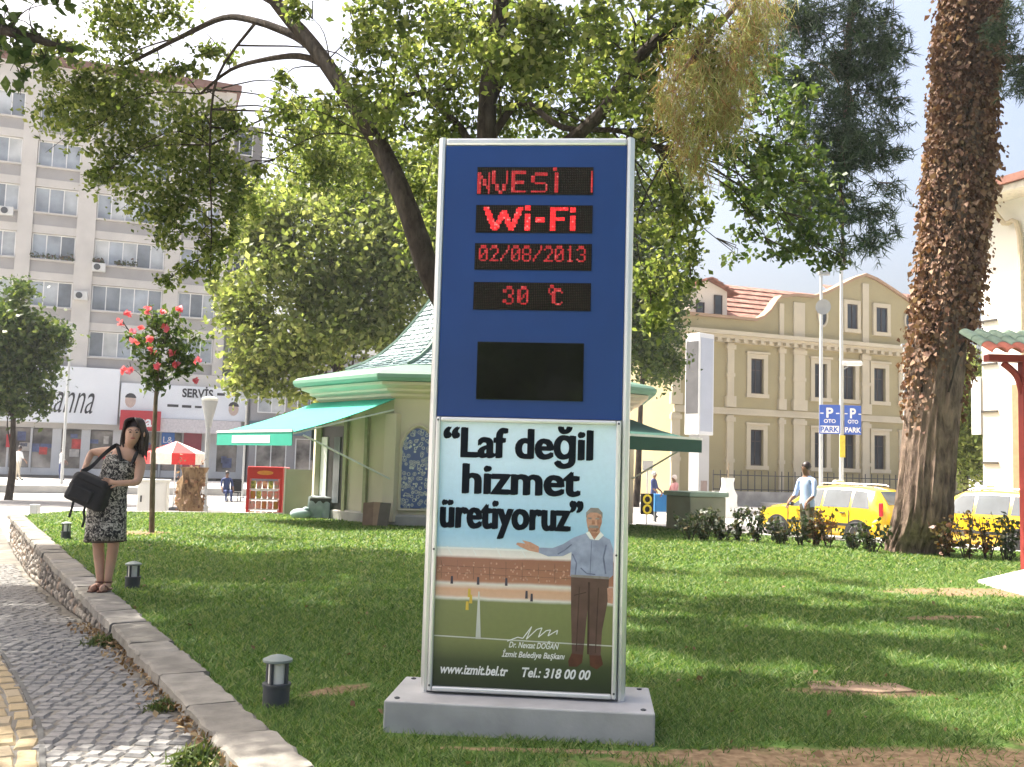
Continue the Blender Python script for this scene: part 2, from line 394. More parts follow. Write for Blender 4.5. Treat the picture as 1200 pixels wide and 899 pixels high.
# ------------------------------------------------------------------ path with setts and yellow pavers
pr = [];
b = MB(); rows = list(np.arange(2.0, 27.01, .8))
vs = []
for t in rows: vs += [(wall_x(t)-9.5, t, path_z(t)+.002), (wall_x(t)+.05, t, path_z(t)+.002)]
vs = [(x if not (i % 2 == 1 and vs[i][1] < 4.3) else -.9, y, z) for i, (x, y, z) in enumerate(vs)]
b.add(vs, [(2*i, 2*i+1, 2*i+3, 2*i+2) for i in range(len(rows)-1)])
path = b.build('path', mat('path_joint', (.17, .16, .14), .95, .35, 3, .6, 50, spec=.1), kind='structure')
EDGE_Y = [3.0, 4.443, 5.104, 6.014, 7.167, 8.2]; EDGE_X = [-1.45, -2.02, -2.35, -2.888, -3.613, -4.4]      # the curved rim of the yellow strip
def edge_x(Y): return float(np.interp(Y, EDGE_Y, EDGE_X))
def sett_mesh(w, l, h, name, irr=.012):
    bm = bmesh.new(); b = MB(); b.box((0, 0, -h/2), (w, l, h)); me = b.mesh(name)
    bm.from_mesh(me); top = [f for f in bm.faces if f.normal.z > .9]
    bmesh.ops.bevel(bm, geom=[e for f in top for e in f.edges], offset=.012, segments=1, affect='EDGES')
    for v in bm.verts: v.co += Vector((random.uniform(-1, 1)*irr*.5, random.uniform(-1, 1)*irr*.5, random.uniform(-1, 1)*irr*.3))
    bm.to_mesh(me); bm.free(); return me
m_sett = mat_objrand('granite_sett', [(.185, .182, .175), (.225, .22, .21), (.205, .20, .192), (.25, .243, .23)])
m_sett_i = mat_island('granite_sett_far', [(.185, .182, .175), (.225, .22, .21), (.205, .20, .192), (.25, .243, .23)], .95, spec=.08, bump=.5, bscale=40)
m_paver = mat_objrand('yellow_paver', [(.28, .225, .14), (.33, .265, .165), (.27, .225, .155), (.34, .285, .20)], nvar=.25)
m_paver_i = mat_island('yellow_paver_far', [(.28, .225, .14), (.33, .265, .165), (.27, .225, .155), (.34, .285, .20)], .85, bump=.4, bscale=40)
SV = [sett_mesh(.086, .092, .08, 'sett', .007) for _ in range(8)]; PV = [sett_mesh(.099, .200, .06, 'paver', .003) for _ in range(3)]
for me in SV: me.materials.append(m_sett)
for me in PV: me.materials.append(m_paver)
cand = []
Y = 3.7; row = 0
while Y < 17.0:
    xw = wall_x(Y)-.10-.03*math.sin(Y*5); xl = -.56*Y-1.0; x0 = max(edge_x(Y)+.05, xl) if Y < 8.2 else xl
    if Y < 4.3: xw = min(xw, -1.05)
    x = xw - (row % 2)*.05; row += 1
    while x > x0:
        yy = Y + .07*math.sin((x-xw)*2.1)+random.uniform(-.014, .014)
        cand.append((x+random.uniform(-.010, .010), yy)); x -= .089
    Y += .093
def place(items, meshes, name, stuffmat, dz, rz, limit=300):
    vis = []; rest = []
    items = sorted(items, key=lambda q: q[1])
    for q in items:
        p = Vector((q[0], q[1], path_z(q[1]))); v = CAM_M.transposed() @ (p-Vector((0, 0, CAM_H)))
        u = 600+F_PX*v.x/-v.z; w = 449.5-F_PX*v.y/-v.z
        (vis if (-10 < u < 1210 and w < 915 and len(vis) < limit) else rest).append(q)
    for q in vis:
        o = link(name, random.choice(meshes), None, path); o.location = (q[0], q[1], path_z(q[1])+dz+random.uniform(-.004, .004))
        s = (path_z(q[1]+.2)-path_z(q[1]-.2))/.4
        o.rotation_euler = (math.atan(s)+random.uniform(-.02, .02), random.uniform(-.02, .02), rz(q)+random.uniform(-.13, .13)); k = random.uniform(.82, 1.08); o.scale = (k, random.uniform(.8, 1.05), 1)
    b = MB()
    for q in rest:
        me = random.choice(meshes); T = Matrix.Translation((q[0], q[1], path_z(q[1])+dz+random.uniform(-.006, .006))) @ Matrix.Rotation(rz(q)+random.uniform(-.13, .13), 4, 'Z') @ Matrix.Rotation(math.atan((path_z(q[1]+.2)-path_z(q[1]-.2))/.4), 4, 'X')
        b.add([v.co for v in me.vertices], [tuple(p.vertices) for p in me.polygons], T)
    if rest: b.build(name+'_field', stuffmat, path, kind='stuff')
place(cand, SV, 'sett', m_sett_i, .012, lambda q: .12*math.cos(q[0]*2))
cand = []; Y = 3.7
def edge_ang(Y): return math.atan2((edge_x(Y+.1)-edge_x(Y-.1)), .2)
arc = 0
while Y < 8.2:
    th = -edge_ang(Y); nv = Vector((-math.cos(th), -math.sin(th), 0)); tv = Vector((-math.sin(th), math.cos(th), 0)); arc += 1
    for k in range(14):
        q = Vector((edge_x(Y), Y, 0))+nv*(.055+k*.1)+tv*(.1 if k % 2 else 0)
        if q.x > -.56*q.y-1.0: cand.append((q.x, q.y))
    Y += .203*math.cos(th)
place(cand, PV, 'paver', m_paver_i, .008, lambda q: -edge_ang(q[1])*.0-edge_ang(q[1]))
# kerb strip beside the yellow pavers
b = MB(); ts = list(np.arange(3.2, 8.2, .2))
b.loft([[(edge_x(t)-.006, t, path_z(t)+.014), (edge_x(t)+.022, t, path_z(t)+.014), (edge_x(t)+.022, t, path_z(t)-.03), (edge_x(t)-.006, t, path_z(t)-.03)] for t in ts])
b.build('kerb', mat('dark_kerb', (.09, .09, .085), .9, .3, 6, .3), path)

# weeds at the wall's foot
m_weed = mat_island('weed_leaf', [(.05, .09, .02), (.09, .13, .035), (.12, .14, .05)], .6, .3)
for i, (t, off, s, lab) in enumerate(((4.55, .16, .11, 'grass tuft growing beside the near end of the stone coping'), (5.55, .10, .07, 'small weed growing at the wall foot beside dry leaves'), (7.6, .10, .10, 'green weed growing at the wall foot near the standing woman'))):
    n = 260; C = np.array([wall_x(t)-off, t, path_z(t)+.02])+rng.normal(size=(n, 3))*np.array([s*.5, s*.6, s*.22]); C[:, 2] = np.abs(C[:, 2]-path_z(t))+path_z(t)
    w_ = empty('weed', (wall_x(t)-off, t, path_z(t)), 0, lab, 'weed', 'weeds along the wall foot'); o = link('foliage', leaves_mesh('foliage', C, s*.8, m_weed, aspect=.18, up=.1, droop=-1.2), None, w_, kind='stuff'); o.location = -w_.location

# ------------------------------------------------------------------ low stone wall with coping slabs
wall = empty('stone_wall', (wall_x(12), 12, 0), 0, 'low rubble stone retaining wall with pale flat coping along the lawn', 'wall'); WI = Matrix.Translation((-wall_x(12), -12, 0))
m_cope = mat_objrand('coping_stone', [(.17, .16, .14), (.25, .235, .205), (.205, .19, .165), (.225, .215, .20)], nscale=7, nvar=.55, bump=1.0, bscale=22)
m_rub = mat_objrand('rubble_stone', [(.17, .155, .14), (.30, .27, .23), (.24, .22, .2), (.42, .38, .33), (.33, .25, .19)], nscale=20, nvar=.4, bump=.8, bscale=30)
WTOP = .035; b = MB()
ts = list(np.arange(4.45, 20.8, .5))
b.loft([[tuple(Vector((wall_x(t), t, z))+WN*o) for o, z in ((.05, path_z(t)-.15), (.05, WTOP-.07), (.24, WTOP-.07), (.24, path_z(t)-.15))] for t in ts])
o = b.build('mortar_core', mat('mortar', (.15, .14, .125), .95, .4, 8, .8, 40, spec=.1), wall); o.location = (-wall_x(12), -12, 0)
t = 4.22
while t < 20.7:
    L = random.uniform(.4, .95); L = min(L, 20.8-t); t2 = t+L*.8682-.012; b = MB()
    e = [random.uniform(-.014, .014) for _ in range(6)]; w0 = -.025
    n = 9; ring = []
    for i in range(n):
        f = i/(n-1); tt = t+(t2-t)*f; o0 = w0+e[0]+random.uniform(-.010, .008); o1 = .27+e[1]+random.uniform(-.010, .010); sl = WD*(0 if 0 < i < n-1 else random.uniform(-.006, .006))
        ring.append([tuple(Vector((wall_x(tt), tt, 0))+sl+WN*oo+Vector((0, 0, zz+random.uniform(-.008, .006)))) for oo, zz in ((o0, WTOP-.07), (o0+.006, WTOP-.01), (o0+.025, WTOP), (o1-.02, WTOP+.002), (o1, WTOP-.012), (o1, WTOP-.07))])
    b.loft(ring); o = b.build('coping_stone', m_cope, wall); o.location = (-wall_x(12), -12, 0); t = t2+.012
# rubble facing
cnt = 0; t = 4.9
RV = []
for k in range(10):
    bm = bmesh.new(); bmesh.ops.create_icosphere(bm, subdivisions=1, radius=.5)
    for v in bm.verts: v.co *= random.uniform(.78, 1.12); v.co.y = max(-.3, min(.3, v.co.y))
    me = bpy.data.meshes.new('rubble'); bm.to_mesh(me); bm.free(); me.materials.append(m_rub); RV.append(me)
rest = MB(); ang = math.atan2(WD.y, WD.x)
while t < 20.5:
    h = WTOP-.07-path_z(t); z = path_z(t); st = random.uniform(.10, .17)
    while z < WTOP-.09:
        hh = min(random.uniform(.07, .15), WTOP-.07-z+.02); p = Vector((wall_x(t), t, z+hh/2))+WN*.055+WD*random.uniform(-.02, .02)
        S = (st*1.12, random.uniform(.10, .15), hh*1.12)
        if cnt < 290:
            o = link('rubble_stone', random.choice(RV), None, wall); o.location = p-Vector((wall_x(12), 12, 0)); o.rotation_euler = (random.uniform(-.2, .2), random.uniform(-.2, .2), ang); o.scale = S; cnt += 1
        else:
            me = random.choice(RV); rest.add([v.co for v in me.vertices], [tuple(f.vertices) for f in me.polygons], Matrix.Translation(p-Vector((wall_x(12), 12, 0))) @ Matrix.Rotation(ang, 4, 'Z') @ Matrix.Diagonal((*S, 1)))
        z += hh
    t += st*.8682
if rest.v: rest.build('rubble_facing', mat_island('rubble_far', [(.17, .155, .14), (.30, .27, .23), (.42, .38, .33), (.33, .25, .19)], .9, bump=.6), wall, kind='stuff')

# ------------------------------------------------------------------ pavements and road beyond the lawn
U = Vector((.934, .358, 0)).normalized(); NV = Vector((.358, -.934, 0)).normalized()     # street direction; outward from the facades
def strip(name, c, half, l0, l1, z0, z1, m):
    c = Vector(c); b = MB(); q = [c+U*l0+NV*half, c+U*l1+NV*half, c+U*l1-NV*half, c+U*l0-NV*half]
    b.hprism([(p.x, p.y) for p in q], z0, z1); return b.build(name, m, kind='structure', bevel=.02)
strip('road', (0, 43, 0), 4.2, -90, 90, STREET-.3, STREET-.03, mat('asphalt', (.17, .165, .16), .9, .2, 2, .3, 60))
strip('pavement', (-8, 55.5, 0), 7.0, -70, 14, STREET-.3, -.12, mat('pavement_slab', (.38, .37, .35), .9, .15, 1.5, .2, 20))
strip('pavement', (30, 60, 0), 6.4, -19, 40, STREET-.3, -.22, mat('pavement_slab', (.38, .37, .35), .9, .15, 1.5, .2, 20))
b = MB(); q = [G(1146, 684), G(1200, 671), G(1260, 676), G(1300, 700), G(1200, 698)]
b.hprism([(p.x, p.y) for p in q], -.05, .045); b.build('paved_patch', mat('white_paving', (.55, .53, .50), .85, .12, 4, .2, 30), kind='structure')
m_kerb = mat('kerb_stone', (.36, .35, .33), .9, .2, 5, .3, 30)
def kerb_line(pts, name='kerb'):
    for i in range(len(pts)-1):
        a, c = Vector((*pts[i], 0)), Vector((*pts[i+1], 0)); L = (c-a).length; n = max(1, round(L/1.0)); d = (c-a).normalized(); ang = math.atan2(d.y, d.x)
        for k in range(n):
            p = a+d*(L*(k+.5)/n); b = MB(); b.box((0, 0, -.2), (L/n-.015, .14, .46)); o = b.build(name, m_kerb, lawn_kerb, bevel=.012); o.location = p; o.rotation_euler = (0, 0, ang)
lawn_kerb = empty('lawn_kerb', (0, 0, 0)); lawn_kerb['kind'] = 'structure'
kerb_line([(-10.15, 22.75), (-7.2, 23.72), (-5.0, 24.32)]); kerb_line([(3.1, 23.75), (5.7, 21.02), (8.7, 18.72), (12.5, 17.1)])
b = MB(); q = G(1005, 806); b.hprism([(q.x-.32, q.y-.10), (q.x+.1, q.y-.15), (q.x+.34, q.y-.08), (q.x+.30, q.y+.12), (q.x-.05, q.y+.17), (q.x-.3, q.y+.1)], -.05, .012)
tag(b.build('stone_slab', mat('sandstone', (.26, .18, .12), .9, .3, 6, .5, 40), bevel=.01), 'small flat reddish stone slab sunk in the lawn', 'slab')
# ------------------------------------------------------------------ the blue information totem
m_alu = mat('aluminium', (.66, .67, .67), .33, .06, 3, metal=.55, spec=.5)
m_alu2 = mat('silver_paint', (.50, .51, .53), .45, .05, 2, metal=.25, spec=.4)
m_blue = mat('blue_panel', (.004, .037, .165), .45, .10, 1.5, spec=.35)
m_dk = mat('dark_grey_metal', (.055, .06, .065), .55, .15, 10)
m_black = mat('black_acrylic', (.010, .009, .008), .3, .2, 3, spec=.15)
SX, SY, SYAW = .095, 5.22, R(-5.0)
tot = empty('information_totem', (SX, SY, 0), SYAW, 'tall blue information totem with red LED text and framed poster on grey base', 'sign')
b = MB(); b.b2(-.675, .675, -.24, .34, -.02, .155); b.build('base', mat('base_paint', (.36, .36, .36), .55, .16, 5, .08, 60), tot, bevel=.008)
HW = .535; TOPZ = 3.125
for s in (-1, 1):
    b = MB(); b.tube([(s*(HW-.03), .06, .155), (s*(HW-.03), .06, TOPZ)], .001)
    b = MB(); n = 14
    prof = [(s*(HW-.042), -.012), (s*(HW-.038), -.022), (s*(HW-.024), -.026), (s*(HW-.010), -.016), (s*HW, .008), (s*HW, .13), (s*(HW-.010), .15), (s*(HW-.024), .158), (s*(HW-.042), .15)]
    b.hprism(prof, .155, TOPZ); b.build('side_profile', m_alu, tot, smooth=True)
b = MB(); b.b2(-HW+.0425, HW-.0425, -.022, .15, TOPZ-.042, TOPZ-.001); b.build('top_profile', m_alu, tot, bevel=.012)
b = MB(); b.b2(-HW+.0425, HW-.0425, 0, .135, .157, TOPZ-.043); b.build('body_panel', m_alu2, tot)
b = MB(); b.b2(-HW+.0425, HW-.0425, -.016, -.001, 1.60, TOPZ-.044); b.build('blue_panel', m_blue, tot, bevel=.002)

FONT = {'0': "01110100011001110101110011000101110", '1': "00100011000010000100001000010001110", '2': "01110100010000100010001000100011111", '3': "01110100010000100110000011000101110",
 '8': "01110100011000101110100011000101110", '/': "00001000010001000100010001000010000", 'V': "10001100011000110001010100101000100", 'E': "11111100001000011110100001000011111",
 'S': "01111100001000001110000010000111110", 'N': "10001110011010110101100111000110001", 'I': "01110001000010000100001000010001110", 'C': "01110100011000010000100001000101110",
 'W': "10001100011000110101101011101110001", 'i': "00100000000010000100001000010000100", '-': "00000000000000001110000000000000000", 'F': "11111100001000011110100001000010000", '.': "00110010010100100110000000000000000", '|': "00100001000010000100001000010000100"}
def glyph(G_, ch, c0, r0, w, h, dot=False):
    f = FONT[ch]
    for r in range(h):
        for c in range(w):
            if f[min(6, int(r*7/h))*5+min(4, int(c*5/w))] == '1' and 0 <= c0+c < 64 and 0 <= r0+r < 16: G_[r0+r][c0+c] = 1
m_led_off = mat_island('led_off', [(.020, .014, .012), (.035, .024, .016), (.022, .026, .014), (.04, .022, .018)], .5, spec=.15)
m_led_on = mat_emit('led_red', (1.0, .012, .02), .55, var=1)
m_led_dim = mat_emit('led_red_dim', (.7, .008, .016), .22, var=1)
def led(zc, W, Hh, fill, mon):
    g = [[0]*64 for _ in range(16)]; fill(g)
    d = MB(); d.b2(-W/2, W/2, -.022, -.014, zc-Hh/2, zc+Hh/2); o = d.build('led_display', m_black, tot)
    px = W/64.6; pz = Hh/16.6; on = MB(); off = MB()
    for r in range(16):
        for c in range(64):
            x = -W/2+px*(c+.8); z = zc+Hh/2-pz*(r+.8); t = on if g[r][c] else off; k = (.60 if g[r][c] else .36)
            vs = [(x+px*k*math.cos(a), -.0235, z+pz*k*math.sin(a)) for a in (0.39+j*math.pi/4 for j in range(8))]+[(x, -.0265, z)]
            t.add(vs, [(j, (j+1) % 8, 8) for j in range(8)])
    on.build('lit_dots', mon, o, kind='stuff'); off.build('unlit_dots', m_led_off, o, kind='stuff')
def f1(g):
    glyph(g, 'N', 0, 3, 7, 13); glyph(g, 'V', 8, 2, 9, 14); glyph(g, 'E', 19, 2, 8, 13); glyph(g, 'S', 30, 3, 9, 12); glyph(g, '|', 40, 3, 7, 12)
    for r in (0, 1): g[r][43] = g[r][42] = 1
    for r in range(2, 15): g[r][63] = 1
def f2(g):
    for (c0, r0), (c1, r1) in (((5, 1), (10, 14)), ((10, 14), (15, 3)), ((15, 3), (19, 14)), ((19, 14), (24, 1))):
        for i in range(41):
            c, r = c0+(c1-c0)*i/40, r0+(r1-r0)*i/40
            for d in (-1, 0, 1): g[max(0, min(15, round(r)))][max(0, min(63, round(c+d)))] = 1
    for r in range(0, 15):
        for c in (27, 28, 29):
            if r not in (3, 4): g[r][c] = 1
    for r in (7, 8, 9):
        for c in range(33, 38): g[r][c] = 1
    glyph(g, 'F', 41, 1, 9, 14)
    for r in range(1, 15):
        for c in (41, 42, 43, 52, 53, 54):
            if not (c > 50 and r in (4, 5)): g[r][c] = 1
    for r in (1, 2):
        for c in range(41, 51): g[r][c] = 1
def f3(g):
    for i, ch in enumerate('02/08/2013'): glyph(g, ch, 2+i*6, 1, 5, 10)
def f4(g):
    glyph(g, '3', 16, 2, 6, 11); glyph(g, '0', 24, 2, 6, 11); glyph(g, '.', 39, 1, 6, 10); glyph(g, 'C', 43, 3, 6, 10)
led(2.885, .63, .152, f1, m_led_dim); led(2.675, .63, .152, f2, m_led_on); led(2.468, .63, .145, f3, m_led_dim); led(2.253, .63, .15, f4, m_led_dim)
b = MB(); b.b2(-.285, .285, -.024, -.014, 1.695, 2.005); b.build('screen', mat('dark_screen', (.006, .007, .006), .05, .3, 4, spec=.5), tot, bevel=.003)

# poster in its snap frame
pf = MB(); x0, x1, z0, z1, fw = -.490, .487, .170, 1.595, .024
fr = None
for i, (a, c, d, e) in enumerate(((x0, x0+fw, z0, z1), (x1-fw, x1, z0, z1), (x0+fw+.0005, x1-fw-.0005, z0, z0+fw), (x0+fw+.0005, x1-fw-.0005, z1-fw, z1))):
    f = MB(); f.b2(a, c, -.055, -.017, d, e); f.build('poster_frame', m_alu, tot, bevel=.009, seg=3)
PX0, PX1, PZ0, PZ1 = x0+fw, x1-fw, z0+fw, z1-fw; PW = PX1-PX0; PH = PZ1-PZ0
def mat_poster():
    m = bpy.data.materials.new('poster_print'); m.use_nodes = True; nt = m.node_tree; N = nt.nodes; b = N['Principled BSDF']; b.inputs['Roughness'].default_value = .35
    tc = N.new('ShaderNodeTexCoord'); sp = N.new('ShaderNodeSeparateXYZ'); nt.links.new(tc.outputs['Object'], sp.inputs[0])
    mr = N.new('ShaderNodeMapRange'); mr.inputs[1].default_value = PZ1; mr.inputs[2].default_value = PZ0
    nz = N.new('ShaderNodeTexNoise'); nz.inputs['Scale'].default_value = 9; nz.inputs['Detail'].default_value = 3; nt.links.new(tc.outputs['Object'], nz.inputs['Vector'])
    ad = N.new('ShaderNodeMath'); ad.operation = 'MULTIPLY_ADD'; ad.inputs[1].default_value = .012; nt.links.new(nz.outputs['Fac'], ad.inputs[0]); nt.links.new(sp.outputs['Z'], ad.inputs[2])
    nt.links.new(ad.outputs[0], mr.inputs[0])
    rp = N.new('ShaderNodeValToRGB'); cr = rp.color_ramp
    st = [(0, (.55, .68, .78)), (.22, (.42, .59, .72)), (.42, (.27, .47, .63)), (.47, (.36, .54, .66)), (.48, (.60, .58, .55)), (.505, (.70, .64, .60)), (.515, (.26, .11, .07)), (.60, (.34, .15, .09)), (.61, (.60, .57, .52)),
          (.63, (.55, .32, .20)), (.655, (.56, .35, .24)), (.665, (.62, .60, .55)), (.675, (.17, .19, .07)), (.82, (.16, .18, .065)), (.90, (.045, .06, .025)), (1, (.012, .02, .008))]
    while len(cr.elements) < len(st): cr.elements.new(.5)
    for e, (p, c) in zip(cr.elements, st): e.position = p; e.color = (*c, 1)
    nt.links.new(mr.outputs[0], rp.inputs[0])
    # seats and crowd, print only
    n2 = N.new('ShaderNodeTexNoise'); n2.inputs['Scale'].default_value = 45; n2.inputs['Detail'].default_value = 2; nt.links.new(tc.outputs['Object'], n2.inputs['Vector'])
    m2 = N.new('ShaderNodeMapRange'); m2.inputs[1].default_value = .3; m2.inputs[2].default_value = .7; m2.inputs[3].default_value = 1.12; m2.inputs[4].default_value = 1.18; nt.links.new(n2.outputs['Fac'], m2.inputs[0])
    vm = N.new('ShaderNodeVectorMath'); vm.operation = 'SCALE'; nt.links.new(rp.outputs[0], vm.inputs[0]); nt.links.new(m2.outputs[0], vm.inputs['Scale'])
    nt.links.new(vm.outputs[0], b.inputs['Base Color']); return m
b = MB(); b.b2(PX0-.004, PX1+.004, -.030, -.018, PZ0-.004, PZ1+.004); poster = b.build('poster', mat_poster(), tot)
m_ink = mat('black_ink', (.006, .009, .014), .7, .1, 5, spec=.08); m_wink = mat('white_ink', (.75, .76, .74), .5, .05, 5)
def pu(px, py):       # photograph poster pixel -> sheet coordinates
    u = (px-514)/(721-514); v = (py-500)/(811-500); return PX0+u*PW, PZ1-v*PH
def pt(body, px0, px1, pybase, hpx, m, bold=.0, shear=0.0, y=-.0315):
    x, z = pu(px0, pybase); x2, _ = pu(px1, pybase)
    if bold < .01: lettering(body, poster, m, (x, y, z), size=hpx/311*PH*1.37, width=x2-x, bold=bold, shear=shear); return
    w = .0105; me = text_mesh(body, hpx/311*PH*1.37, .0022, 0, 0, x2-x-2*w); co = [v.co.copy() for v in me.vertices]; fs = [tuple(p.vertices) for p in me.polygons]; b = MB()
    for k in range(9):                     # heavy strokes: the outline printed over itself, each pass a hair deeper
        dx = w+w*math.cos(k*2.4)*(k/8); dy = .0045*math.sin(k*2.4)*(k/8); b.add([(c.x+dx, -.00012*k, c.y+dy) for c in co], fs)
    o = b.build('lettering', m, poster); o.location = (x, y, z)
pt('\u201cLaf de\u011fil', 516, 695, 541, 36, m_ink, bold=.0125)
pt('hizmet', 540, 681, 584, 36, m_ink, bold=.0135)
pt('\u00fcretiyoruz\u201d', 515, 685, 625, 36, m_ink, bold=.0125)
pt('www.izmit.bel.tr', 523, 602, 796, 11, m_wink, bold=.0018, shear=.25)
pt('Tel.: 318 00 00', 618, 697, 796, 11, m_wink, bold=.0018, shear=.25)
pt('Dr. Nevzat DO\u011eAN', 602, 660, 763, 7, m_wink, bold=.0008, shear=.3)
pt('\u0130zmit Belediye Ba\u015fkan\u0131', 594, 667, 774, 7, m_wink, bold=.0008, shear=.3)

def pprint(name, polys, m, y=-.031):
    b = MB()
    for pl in polys:
        q = [pu(*p) for p in pl]; b.add([(x, y, z) for x, z in q], [tuple(range(len(q)))])
    o = b.build(name, m, poster); return o
def stroke(pts, w):
    out = []
    for i in range(len(pts)-1):
        (ax, ay), (bx, by) = pts[i], pts[i+1]; L = math.hypot(bx-ax, by-ay) or 1; nx, ny = -(by-ay)/L*w/2, (bx-ax)/L*w/2
        out.append([(ax+nx, ay+ny), (bx+nx, by+ny), (bx-nx, by-ny), (ax-nx, ay-ny)])
    return out
pprint('printed_pitch_lines', stroke([(514, 753), (655, 755.5)], 1.4)+stroke([(656, 755.5), (721, 756.5)], 1.4)+[[(564.5, 700), (566, 700), (569, 755), (563, 755)]], mat('line_ink', (.55, .56, .5), .5, .1, 5))
pprint('printed_signature', stroke([(600, 756), (612, 751), (618, 752), (628, 738), (622, 753), (634, 741), (640, 739), (636, 750), (645, 742), (650, 741), (647, 748), (658, 741), (657, 746)], 1.1), m_wink, y=-.0312)
pprint('printed_players', [[(x-1.2, y-5), (x+1.2, y-5), (x+1.6, y+4), (x-1.6, y+4)] for x, y in ((533, 688), (564, 688), (597, 688), (621, 702), (627, 705))], mat('dark_ink', (.06, .05, .07), .6, .2, 5), y=-.0313)
pprint('printed_players', [[(x-1.4, y-5), (x+1.4, y-5), (x+1.8, y+5), (x-1.8, y+5)] for x, y in ((554, 702), (556, 709), (552, 717))], mat('yellow_ink', (.6, .42, .06), .6, .2, 5), y=-.0313)
# printed standing figure
m_psk = mat('printed_skin', (.52, .28, .19), .5, .15, 60); m_psh = mat('printed_shirt', (.24, .275, .39), .5, .15, 16, c2=(.31, .345, .46)); m_ptr = mat('printed_trousers', (.105, .058, .045), .5, .15, 12, c2=(.125, .07, .055)); m_phr = mat('printed_hair', (.26, .23, .21), .5, .2, 30)
pprint('printed_trousers', [[(672, 677), (716, 678), (715, 705), (709, 740), (708, 768), (695, 768), (694, 740), (693, 705), (690, 740), (688, 768), (675, 767), (673, 720)]], m_ptr)
pprint('printed_shoes', [[(675, 766), (688, 766), (687, 777), (681, 782), (672, 782), (671, 776)], [(695, 766), (708, 766), (711, 778), (704, 784), (696, 780)]], mat('printed_shoe', (.10, .035, .02), .5, .2, 20), y=-.0309)
pprint('printed_shirt', [[(689, 627), (704, 628), (716, 634), (720, 645), (720.6, 675), (716, 679), (671, 678), (672, 650), (662, 655), (645, 656), (634, 652), (634, 646), (650, 646), (662, 641), (674, 633)]], m_psh, y=-.0314)
pprint('printed_head', [[(697-8.6, 612), (697-8, 605), (697-4, 601), (697+5, 601), (697+9, 606), (697+9.4, 614), (697+7, 622), (697+2, 628), (697-3, 627.5), (697-7, 621)], [(691, 621), (704, 621), (705, 630), (698, 634), (690, 630)]], m_psk, y=-.0318)
pprint('printed_hair', [[(697-9, 610), (697-9, 603), (697-4, 597.5), (697+5, 597.5), (697+10, 603), (697+10, 610), (697+8, 605), (697+3, 603), (697-4, 603), (697-7.4, 606)], [(692, 618), (702, 618), (703, 621), (691, 621)], [(690.5, 609), (694.5, 609), (694.5, 611), (690.5, 611)], [(699, 609), (703.5, 609), (703.5, 611), (699, 611)]], m_phr, y=-.0322)
pprint('printed_collar', [[(688, 627), (692, 625), (698, 635), (693, 634)], [(705, 625), (709, 629), (703, 635), (698, 635)]], m_wink, y=-.0322)
pprint('printed_hand', [[(634, 645), (634, 652), (622, 650), (612, 646), (607, 643), (609, 641), (618, 642), (614, 638), (624, 640)]], m_psk, y=-.0316)
pprint('printed_hand', [[(714, 690), (720.6, 690), (720.6, 708), (715, 707)]], m_psk, y=-.0316)
pprint('printed_belt', [[(672, 676), (716, 677), (716, 680), (672, 679)]], m_phr, y=-.0317)

m_fold = mat('printed_fold', (.13, .15, .23), .5, .3, 20); m_tfold = mat('printed_crease', (.055, .026, .02), .5, .3, 20); m_skd = mat('printed_skin_shade', (.36, .17, .11), .5, .3, 40)
pprint('printed_folds', stroke([(673, 652), (678, 662), (677, 676)], 1.6)+stroke([(712, 640), (709, 655), (712, 674)], 1.8)+stroke([(683, 668), (690, 674), (700, 675)], 1.3)+stroke([(695, 636), (694, 676)], .7)+stroke([(656, 653), (664, 648), (672, 641)], 1.5), m_fold, y=-.0319)
pprint('printed_creases', stroke([(693, 684), (693.5, 767)], 2.2)+stroke([(682, 690), (680, 764)], 1.0)+stroke([(704, 690), (702, 765)], 1.0)+stroke([(676, 700), (690, 696)], 1.0), m_tfold, y=-.0319)
pprint('printed_face_shade', [[(701, 606), (706, 608), (706, 616), (703, 623), (699, 627), (701, 618)], [(695, 612), (698, 612), (698.6, 617), (694.6, 617)], [(693.5, 623), (700.5, 623), (699, 625), (695, 625)], [(690, 627), (704, 627), (699, 632)]], m_skd, y=-.03195)
pprint('printed_stand_posts', [q for x in range(520, 672, 19) for q in stroke([(x, 664), (x+.4, 686)], .9)]+stroke([(514, 671), (672, 673)], .8)+stroke([(514, 679), (672, 681)], .7), mat('stand_ink', (.24, .115, .08), .6, .3, 30), y=-.03105)
pprint('printed_roof_posts', [q for x in range(526, 668, 29) for q in stroke([(x, 648), (x+6, 658)], 1.0)]+stroke([(514, 650), (636, 650)], 2.0), m_wink, y=-.0311)
pprint('printed_crowd', [[(x-.9, y-1), (x+.9, y-1), (x+.9, y+1.2), (x-.9, y+1.2)] for x, y in ((random.uniform(516, 670), random.uniform(666, 686)) for _ in range(90))], mat('crowd_ink', (.48, .26, .18), .6, .5, 60), y=-.0311)['kind'] = 'stuff'
for sx_ in (-1, 1):
    for zz in (.20, .9, 1.58):
        b = MB(); b.lathe([(.006, 0), (.006, .003), (.002, .004)], 8, Matrix.Translation((-.0015+sx_*.4765, -.0552, zz)) @ Matrix.Rotation(math.pi/2, 4, 'X')); b.build('screw', m_dk, tot)
    for yy in (-.18, .28):
        b = MB(); b.lathe([(.014, 0), (.014, .006), (.006, .009)], 6, Matrix.Translation((sx_*.62, yy, .155))); b.build('bolt', m_dk, tot)
